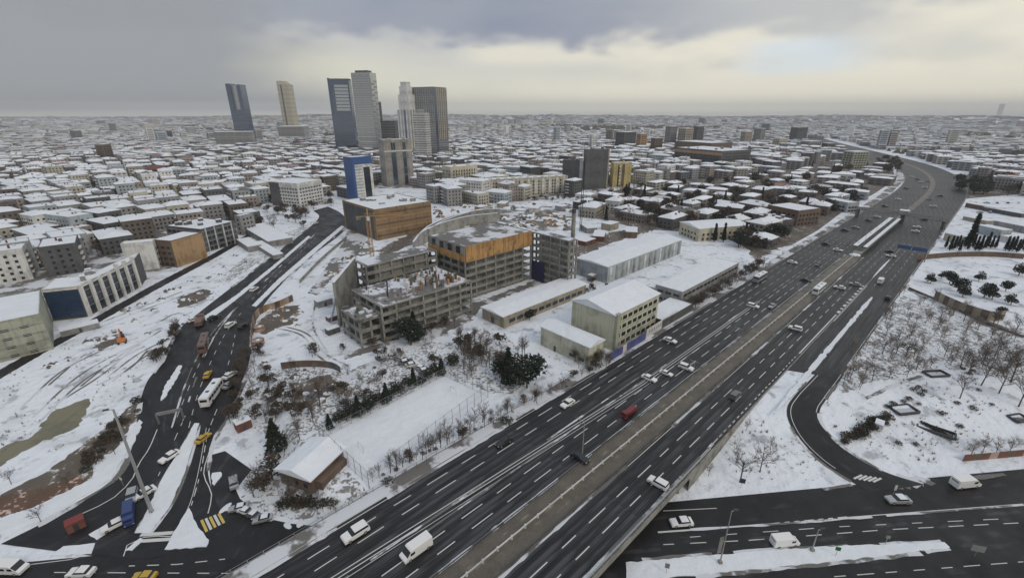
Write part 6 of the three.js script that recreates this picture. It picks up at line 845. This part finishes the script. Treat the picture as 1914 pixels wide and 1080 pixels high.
// tower cranes
function crane(label, px, py, topPy, jib, dir, m, w = 1.6) { const p = GP(px, py), h = yAt(p[0], p[1], topPy), g = thing('tower_crane', label, 'crane', [p[0], 0, p[1]]), ms = new MB(); for (const [i, k] of [[-1, -1], [1, -1], [1, 1], [-1, 1]]) ms.bar([p[0] + i * w / 2, 0, p[1] + k * w / 2], [p[0] + i * w / 2, h, p[1] + k * w / 2], .22); for (let y = 0; y < h - 2; y += 2) { const s = (y / 2) % 2 ? 1 : -1; ms.bar([p[0] - s * w / 2, y, p[1] + w / 2], [p[0] + s * w / 2, y + 2, p[1] + w / 2], .12); ms.bar([p[0] + w / 2, y, p[1] - s * w / 2], [p[0] + w / 2, y + 2, p[1] + s * w / 2], .12); } ms.build('mast', m, g);
  if (jib) { const d = [Math.cos(dir), Math.sin(dir)], j = new MB(), at = (t, y, o = 0) => [p[0] + d[0] * t - d[1] * o, y, p[1] + d[1] * t + d[0] * o]; for (const o of [-.6, .6]) j.bar(at(-jib * .3, h, o), at(jib, h, o), .16); j.bar(at(-jib * .1, h + 1.4), at(jib, h + 1), .16); for (let t = 0; t < jib; t += 2) { j.bar(at(t, h, -.6), at(t + 1, h + 1.2), .1); j.bar(at(t + 1, h + 1.2), at(t + 2, h, .6), .1); } j.build('jib', m, g); new MB().bar([p[0], h, p[1]], [p[0], h + 4, p[1]], .5).build('tower_head', m, g); new MB().box(...at(-jib * .27, h - .7), 2.2, 1.6, 1.2, -dir).build('counterweight', M.concrete, g); new MB().box(...at(.2, h - 1.1, 1.2), 1.4, 1.8, 1.3, -dir).build('cab', M.white, g); } return g; }
crane('yellow brown lattice tower crane between the brown clad block and the concrete frame', 700, 520, 404, 17, -.25, mat([.42, .26, .10], { roughness: .6 }));
crane('thin dark lattice mast behind the unfinished block', 1085, 432, 322, 0, 0, M.darkSteel, 1.3);
crane('slender pale hoist mast on the front of the unfinished wing', 1017, 520, 425, 0, 0, M.galvanised, .9); crane('pale hoist mast on the corner of the concrete frame', 1031, 520, 436, 0, 0, M.galvanised, .9);
{ const p = GP(1068, 500), h = yAt(...p, 398), g = thing('site_chimney', 'black capped concrete stack at the end of the unfinished wing', 'stack', [p[0], 0, p[1]]); new MB().taper([p[0], 0, p[1]], [p[0], h, p[1]], 1.4, 1.1, 10).build('shaft', M.concrete, g); new MB().taper([p[0], h, p[1]], [p[0], h + 2.2, p[1]], 1.2, 1.2, 10).build('cap', M.darkSteel, g); }
// fenced strips of the building site and its clutter
const rc = rng(808);
{
  const board = (label, pts, h, m, cat = 'hoarding', name = 'site_hoarding') => { const S = spline(pxPoly(pts), 2.6), g = thing(name, label, cat, [S[0][0], elev(...S[0]), S[0][1]]); for (let i = 0; i < S.length - 1; i++) { const a = S[i], b = S[i + 1], y = elev(...a); new MB().bar([a[0], y + h / 2, a[1]], [b[0] + (a[0] - b[0]) * .02, y + h / 2, b[1] + (a[1] - b[1]) * .02], .12, h).build('board', typeof m === 'function' ? m(i) : m, g); } };
  board('curved dark brown hoarding across the snowy yard of the building site', [[526, 690], [560, 686], [600, 686], [625, 690], [637, 698]], 2.6, i => i < 6 ? M.brown : M.darkConcrete);
  board('tan sheet hoarding between the avenue and the building site', [[470, 640], [476, 600], [490, 585], [520, 575], [548, 562]], 3.2, i => [M.tan, M.beige, M.brown][i % 3]);
  board('grey boarding along the side lane above the avenue', [[560, 530], [600, 488], [648, 446]], 2, M.slab); board('long dark fence at the foot of the cypress row', [[1715, 486], [1790, 480], [1860, 480], [1914, 484]], 3.2, M.brown, 'fence', 'boundary_fence'); board('brown retaining wall with a snowy top above the bare park trees', [[1745, 560], [1800, 585], [1850, 600], [1876, 598]], 4.5, i => [M.brown, M.beige][i % 2], 'wall', 'park_wall'); board('low dark wall along the path through the park', [[1700, 540], [1760, 566], [1830, 600], [1914, 632]], 1, M.darkConcrete, 'wall', 'park_wall'); board('long red and brown roofed garden wall beside the cross road', [[1800, 862], [1850, 858], [1914, 852], [1990, 846]], 2.2, i => [M.brick, M.brown, M.brick, M.pink][i % 4], 'wall', 'garden_wall');
  for (const [x, y, s] of [[485, 617, 1], [482, 643, 1.05]]) { const p = GP(x, y), g = thing('cable_drum', 'round pink grey tank lying on the snowy site beside the avenue', 'tank', [p[0], elev(...p), p[1]], 'round tanks beside the avenue'); mesh('drum', new THREE.CylinderGeometry(2.2 * s, 2.2 * s, 1.6, 28), M.pink, g, [0, .8, 0]); mesh('rim', new THREE.TorusGeometry(2.15 * s, .16, 8, 28).rotateX(Math.PI / 2), M.brick, g, [0, 1.62, 0]); mesh('lid', new THREE.CylinderGeometry(1.2 * s, 1.2 * s, .2, 24), M.beige, g, [0, 1.68, 0]); mesh('snow_patch', new THREE.CylinderGeometry(.6 * s, .7 * s, .15, 16), M.roofSnow, g, [.3, 1.84, 0]); }
  // containers, huts and heaps on the lots
  const hut = (px, py, w, h, d, m, lb, nm = 'site_container', ct = 'container', a = GRID) => { const p = GP(px, py), y = elev(...p), g = thing(nm, lb, ct, [p[0], y, p[1]]); new MB().box(p[0], y + h / 2, p[1], w, h, d, a).build('body', m, g); new MB().box(p[0], y + h + .12, p[1], w + .1, .24, d + .1, a).build('snow_roof', M.roofSnow, g); const n = [Math.sin(a), Math.cos(a)]; new MB().box(p[0] + n[0] * d / 2, y + 1, p[1] + n[1] * d / 2, .9, 1.9, .1, a).build('door', M.darkSteel, g); return g; };
  hut(605, 570, 7, 3, 4, M.grey, 'grey site office cabin beside the tall retaining wall'); hut(622, 622, 5, 2.4, 3, M.darkGrey, 'dark snow topped container at the foot of the retaining wall'); hut(620, 598, 4, 2, 3, M.brown, 'brown toolbox hut below the grey site cabin'); hut(455, 800, 4, 2.8, 3, M.brick, 'tiny brick red guard hut at the gate beside the avenue', 'guard_hut', 'hut'); hut(143, 986, 3.2, 2.2, 2.4, M.brick, 'red roofed kiosk on the corner beside the avenue junction', 'kiosk', 'kiosk').children[1].material = M.red; hut(512, 745, 4, 2, 2.4, M.darkGrey, 'dark crate like shed on the waste ground by the grey path', 'small_shed', 'shed'); hut(150, 618, 12, 2.4, 5, M.grey, 'long low snow covered container row by the glazed showroom'); hut(1642, 800, 3, 2, 2, M.white, 'small white cabinet in the clipped hedge', 'utility_cabinet', 'cabinet');
  for (const [px, py, w, h2, m] of [[1840, 392, 26, 4, M.brown], [1880, 400, 30, 3.5, M.darkGrey], [1855, 440, 16, 6, M.paleBlue], [1895, 430, 22, 5, M.grey], [1830, 415, 18, 3, M.beige], [1790, 452, 12, 5, M.cream], [1900, 455, 14, 4, M.white]]) hut(px, py, w, h2, 9, m, `low ${m === M.brown ? 'brown' : m === M.darkGrey ? 'dark grey' : m === M.beige ? 'beige' : m === M.grey ? 'grey' : m === M.paleBlue ? 'pale blue' : m === M.cream ? 'cream' : 'white'} depot building with snowy roof behind the cypress row`, 'depot_building', 'building', GRID + .9);
  const heap = (px, py, s, m, lb, grp, nm = 'debris_heap') => { const p = GP(px, py), g = thing(nm, lb, 'heap', [p[0], elev(...p), p[1]], grp); for (let i = 0; i < 5; i++) { const o = mesh('chunk', boxGeo(.9, .5, .7), i % 2 ? m : M.darkConcrete, g, [(rc() - .5) * 3 * s, .15 + .25 * rc(), (rc() - .5) * 2.4 * s]); o.rotation.set(rc() * .6, rc() * 3, rc() * .6); o.scale.set(s * (.6 + 1.4 * rc()), s * (.6 + rc()), s * (.6 + rc())); } const sn = mesh('snow_lump', geoCache.lump ||= new THREE.IcosahedronGeometry(1, 1), M.roofSnow, g, [.3, .1, .2]); sn.scale.set(1.6 * s, .5 * s, 1.2 * s); };
  for (const [x, y, s] of [[90, 685, 1.1], [105, 680, .9], [125, 672, .8], [165, 642, 1.3], [180, 635, 1.2], [205, 632, 1.2], [215, 620, 1], [225, 640, 1], [235, 580, 1.2], [262, 570, .9], [300, 562, 1.2], [318, 545, 1.3], [330, 540, 1], [345, 560, 1.4], [360, 562, 1.2], [352, 528, 1], [392, 520, 1], [372, 548, 1], [420, 500, .9], [440, 478, 1], [462, 490, .9], [285, 580, .8], [275, 625, .8], [300, 640, .8], [250, 600, .8], [480, 460, .9], [410, 515, .8], [455, 505, .8]]) heap(x, y, s, [M.brown, M.beige, M.concrete][Math.round(x) % 3], 'heap of rubble and beams half buried in snow on the lot left of the avenue', 'rubble heaps on the lot');
  for (const [x, y, s] of [[530, 600, 1], [545, 592, 1], [515, 590, 1], [555, 610, .8], [500, 580, 1], [560, 585, .8], [535, 580, .9]]) heap(x, y, s, M.tan, 'heap of tan timber and tools on the site behind the tan hoarding', 'timber heaps behind the tan hoarding');
  for (const [x, y, s] of [[590, 728, .9], [610, 735, .9], [570, 735, .9], [620, 720, .9], [600, 745, .7], [550, 705, .8], [490, 680, .8], [500, 690, .7], [690, 745, 1], [720, 735, 1], [560, 748, .8]]) heap(x, y, s, M.brown, 'snowy heap of stacked material on the waste ground beyond the pitch', 'material heaps beyond the pitch');
  for (let i = 0; i < 70; i++) heap(812 + rc() * 262, 382 + rc() * 46, 1.6 + 1.8 * rc(), [M.tan, M.brick, M.concrete, M.formwork][i % 4], 'stack of building material on the upper construction yard', 'stacks on the upper yard');
  for (const [px, py, w, h2, m, lb] of [[1100, 432, 14, 4, M.grey, 'grey low shed with snowy roof behind the dark lattice mast'], [1120, 445, 18, 3.5, M.brick, 'long brick red shed between the concrete stack and the sports hall'], [1095, 455, 12, 3, M.brick, 'brick red lean to at the end of the unfinished wing'], [1140, 428, 12, 5, M.beige, 'beige small house with snowy roof above the brick red shed'], [1000, 395, 12, 4, M.white, 'white site cabin row on the upper construction yard'], [940, 386, 14, 4, M.beige, 'beige site cabin on the upper construction yard'], [1050, 392, 10, 4, M.paleBlue, 'pale blue site cabin on the upper construction yard'], [900, 392, 10, 3.4, M.tan, 'tan site cabin by the curved ramps'], [1180, 440, 16, 4.5, M.brown, 'brown garage block with snowy roof beside the wooded gap']]) hut(px, py, w, h2, 8, m, lb, 'site_cabin', 'cabin', GRID + (px % 3) * .5);
  for (let i = 0; i < 16; i++) { const t = rc(); heap(mix(612, 690, t) + (rc() - .5) * 24, mix(520, 455, t) + (rc() - .5) * 16, 1 + rc(), [M.tan, M.concrete, M.brown][i % 3], 'rubble heap on the slushy strip between avenue and concrete frame', 'rubble on the slushy strip'); }
  // tracks and beams on the lot
  for (const L of [[[60, 780], [150, 700], [260, 640]], [[70, 790], [160, 708], [270, 646]], [[40, 760], [120, 690], [200, 650]], [[200, 705], [260, 660], [300, 640]], [[210, 712], [268, 668], [306, 646]], [[170, 610], [260, 575], [340, 545]], [[174, 616], [264, 581], [344, 551]], [[380, 530], [440, 500], [500, 462]], [[500, 610], [560, 625], [600, 670], [640, 690]], [[512, 606], [570, 622], [612, 664], [650, 684]], [[590, 560], [585, 610], [612, 660]], [[150, 722], [230, 660], [300, 618]], [[120, 745], [190, 700], [250, 650]], [[90, 720], [160, 660]], [[300, 600], [330, 585], [350, 590]], [[180, 720], [240, 690], [275, 655]]]) lineMB(spline(pxPoly(L), 3), .8, .05).build('wheel_track', M.slush, scene).userData.kind = 'structure';
  patch('muddy_ground', [[330, 558], [380, 540], [400, 548], [372, 565], [335, 575]], M.earth, .08, 1); patch('muddy_ground', [[175, 648], [215, 625], [232, 632], [190, 655]], M.earth, .08, .8); patch('muddy_ground', [[480, 600], [520, 575], [560, 570], [556, 600], [490, 625]], M.earth, .06, 1.2); patch('muddy_ground', [[540, 720], [620, 700], [640, 720], [600, 755], [545, 760]], M.earth, .06, 1.5); patch('slushy_path', [[480, 770], [560, 742], [640, 705], [720, 665], [728, 672], [650, 715], [570, 755], [485, 785]], M.slush, .06, .3); patch('slushy_path', [[640, 660], [700, 645], [760, 625], [764, 634], [700, 655], [645, 672]], M.slush, .06, .4);
  patch('muddy_ground', [[800, 420], [940, 388], [1070, 384], [1075, 430], [1000, 432], [930, 412]], M.slush, .06, 2); patch('muddy_ground', [[700, 470], [760, 440], [800, 425], [800, 445], [720, 480]], M.earth, .06, 2); patch('dark_slope', [[1640, 905], [1680, 885], [1740, 895], [1750, 904], [1690, 915]], M.slush, .07, .8); patch('park_path', [[1618, 742], [1660, 722], [1720, 700], [1750, 688], [1754, 692], [1722, 706], [1664, 728], [1622, 747]], M.slush, .05, .2); patch('park_path', [[1700, 536], [1800, 580], [1914, 625], [1960, 645], [1960, 655], [1900, 630], [1790, 590], [1696, 542]], M.slush, .05, .3); patch('wooded_ground', [[1150, 375], [1260, 365], [1290, 400], [1250, 430], [1180, 420]], M.earth, .06, 3); patch('wooded_ground', [[1380, 440], [1470, 430], [1480, 455], [1410, 485]], M.earth, .06, 2);
  patch('muddy_ground', [[770, 625], [830, 585], [900, 562], [1000, 524], [1058, 506], [1052, 516], [960, 548], [895, 580], [880, 600], [800, 640]], M.slush, .06, 1);
  patch('muddy_ground', [[1065, 470], [1110, 440], [1200, 425], [1222, 430], [1150, 452], [1080, 480]], M.earth, .06, 1.5);
  // tufts of dead grass and twigs poking through the snow
  { const tg = new MB(); const r2 = rng(66); for (let i = 0; i < 7; i++) { const a = r2() * 6.28; tg.tri([Math.cos(a) * .05, -.05, Math.sin(a) * .05], [-Math.cos(a) * .05, -.05, -Math.sin(a) * .05], [(r2() - .5) * .6, .3 + .35 * r2(), (r2() - .5) * .6]); } const areas = [[[1585, 640], [1700, 548], [1914, 622], [1914, 850], [1700, 870], [1560, 830], [1545, 745]], [[1300, 920], [1340, 830], [1470, 745], [1500, 830], [1580, 895]], [[440, 860], [620, 720], [840, 660], [1000, 640], [1080, 690], [920, 750], [830, 690], [590, 815], [520, 850]], [[0, 700], [280, 560], [480, 470], [420, 540], [290, 690], [230, 770], [0, 900]], [[700, 905], [1100, 700], [1110, 706], [720, 920]]]; const pts = []; for (let i = 0; i < 30000 && pts.length < 5200; i++) { const A = areas[i % 5], px = r2() * 1914, py = 460 + r2() * 470; if (!inPoly([px, py], A)) continue; const p = GP(px, py); if (fbm(p[0] * .09, p[1] * .09, 0, 31, 3) < .5) continue; pts.push(p); } const im = new THREE.InstancedMesh(tg.geo(), M.paleTwig, pts.length), mm = new THREE.Matrix4(), q = new THREE.Quaternion(), Y = new THREE.Vector3(0, 1, 0); pts.forEach((p, i) => { const s = .7 + 1.3 * r2(); im.setMatrixAt(i, mm.compose(new THREE.Vector3(p[0], elev(...p), p[1]), q.setFromAxisAngle(Y, r2() * 6.28), new THREE.Vector3(s, s, s))); }); im.name = 'grass_tufts'; im.userData = { kind: 'stuff', label: 'tufts of dead grass poking through the snow', category: 'grass' }; scene.add(im); }
  // excavator
  { const p = GP(228, 640), g = thing('excavator', 'orange excavator among rubble on the snowy lot', 'excavator', [p[0], elev(...p), p[1]]); for (const s of [-1, 1]) mesh('track', boxGeo(3.6, .8, .55), M.rubber, g, [0, .4, s * 1.1]); mesh('body', boxGeo(3, 1.2, 2.4), M.orange, g, [-.3, 1.5, 0]); mesh('cab', boxGeo(1.3, 1.4, 1), M.glass, g, [.6, 2.5, .6]); const b = new MB().bar([1, 1.8, -.3], [3.4, 4.6, -.3], .4).bar([3.4, 4.6, -.3], [5.6, 2.4, -.3], .34); const bm = b.build('boom', M.orange, undefined); scene.remove(bm); bm.name = 'boom'; g.add(bm); mesh('bucket', boxGeo(.9, .8, 1), M.darkSteel, g, [5.6, 2, -.3]); g.rotation.y = 2.2; }
  // park frames
  const frame = (px, py, w, d, a, lb) => { const p = GP(px, py), y = elev(...p), g = thing('planter_frame', lb, 'planter', [p[0], y, p[1]]); const P = rectPoly(p[0], p[1], w, d, a); for (let i = 0; i < 4; i++) { const A = P[i], B = P[(i + 1) % 4]; new MB().bar([A[0], y + .35, A[1]], [B[0] + (A[0] - B[0]) * .03, y + .35, B[1] + (A[1] - B[1]) * .03], .4, .8).build('edge', M.darkSteel, g); } const Q = rectPoly(p[0], p[1], w - .8, d - .8, a); new MB().prism(Q, y - .1, y + .16).build('bed', M.dustSnow, g); };
  frame(1750, 806, 8.5, 3.2, -.75, 'dark oblong planter with a hedge edge on the park lawn'); frame(1690, 767, 7, 4, .15, 'pale low framed bed on the park lawn'); frame(1905, 783, 5, 3, .2, 'small dark framed bed at the edge of the park'); frame(1750, 700, 7, 3.4, .1, 'low framed bed at the end of the park path');
  for (let i = 0; i < 12; i++) plantPx('shrub', 1726 + i * 4.6, 792 + i * 2.4, .5, 'dark hedge shrub along the oblong planter', 'hedge along the planter');
}
// sidewalk snow piles at the side street
for (let i = 0; i < 12; i++) { const t = rc(), p = GP(mix(412, 600, t) + (rc() - .5) * 14, mix(935, 990, Math.pow(t, .7)) + (rc() - .5) * 12), k = .5 + .5 * rc(), g = thing('snow_heap', 'ploughed snow heap on the kerb of the side street', 'snow heap', [p[0], elev(...p), p[1]], 'snow heaps on the side street kerb'); const m = mesh('heap', geoCache.lump, M.roofSnow, g, [0, .02, 0]); m.scale.set(k * (1 + rc()), .32 * k, k * .8); m.rotation.y = rc() * 3; const m2 = mesh('lump', geoCache.lump, M.roofSnow, g, [.7 * k, 0, .5]); m2.scale.set(.5 * k, .22, .45 * k); }
renderer.render(scene, camera);
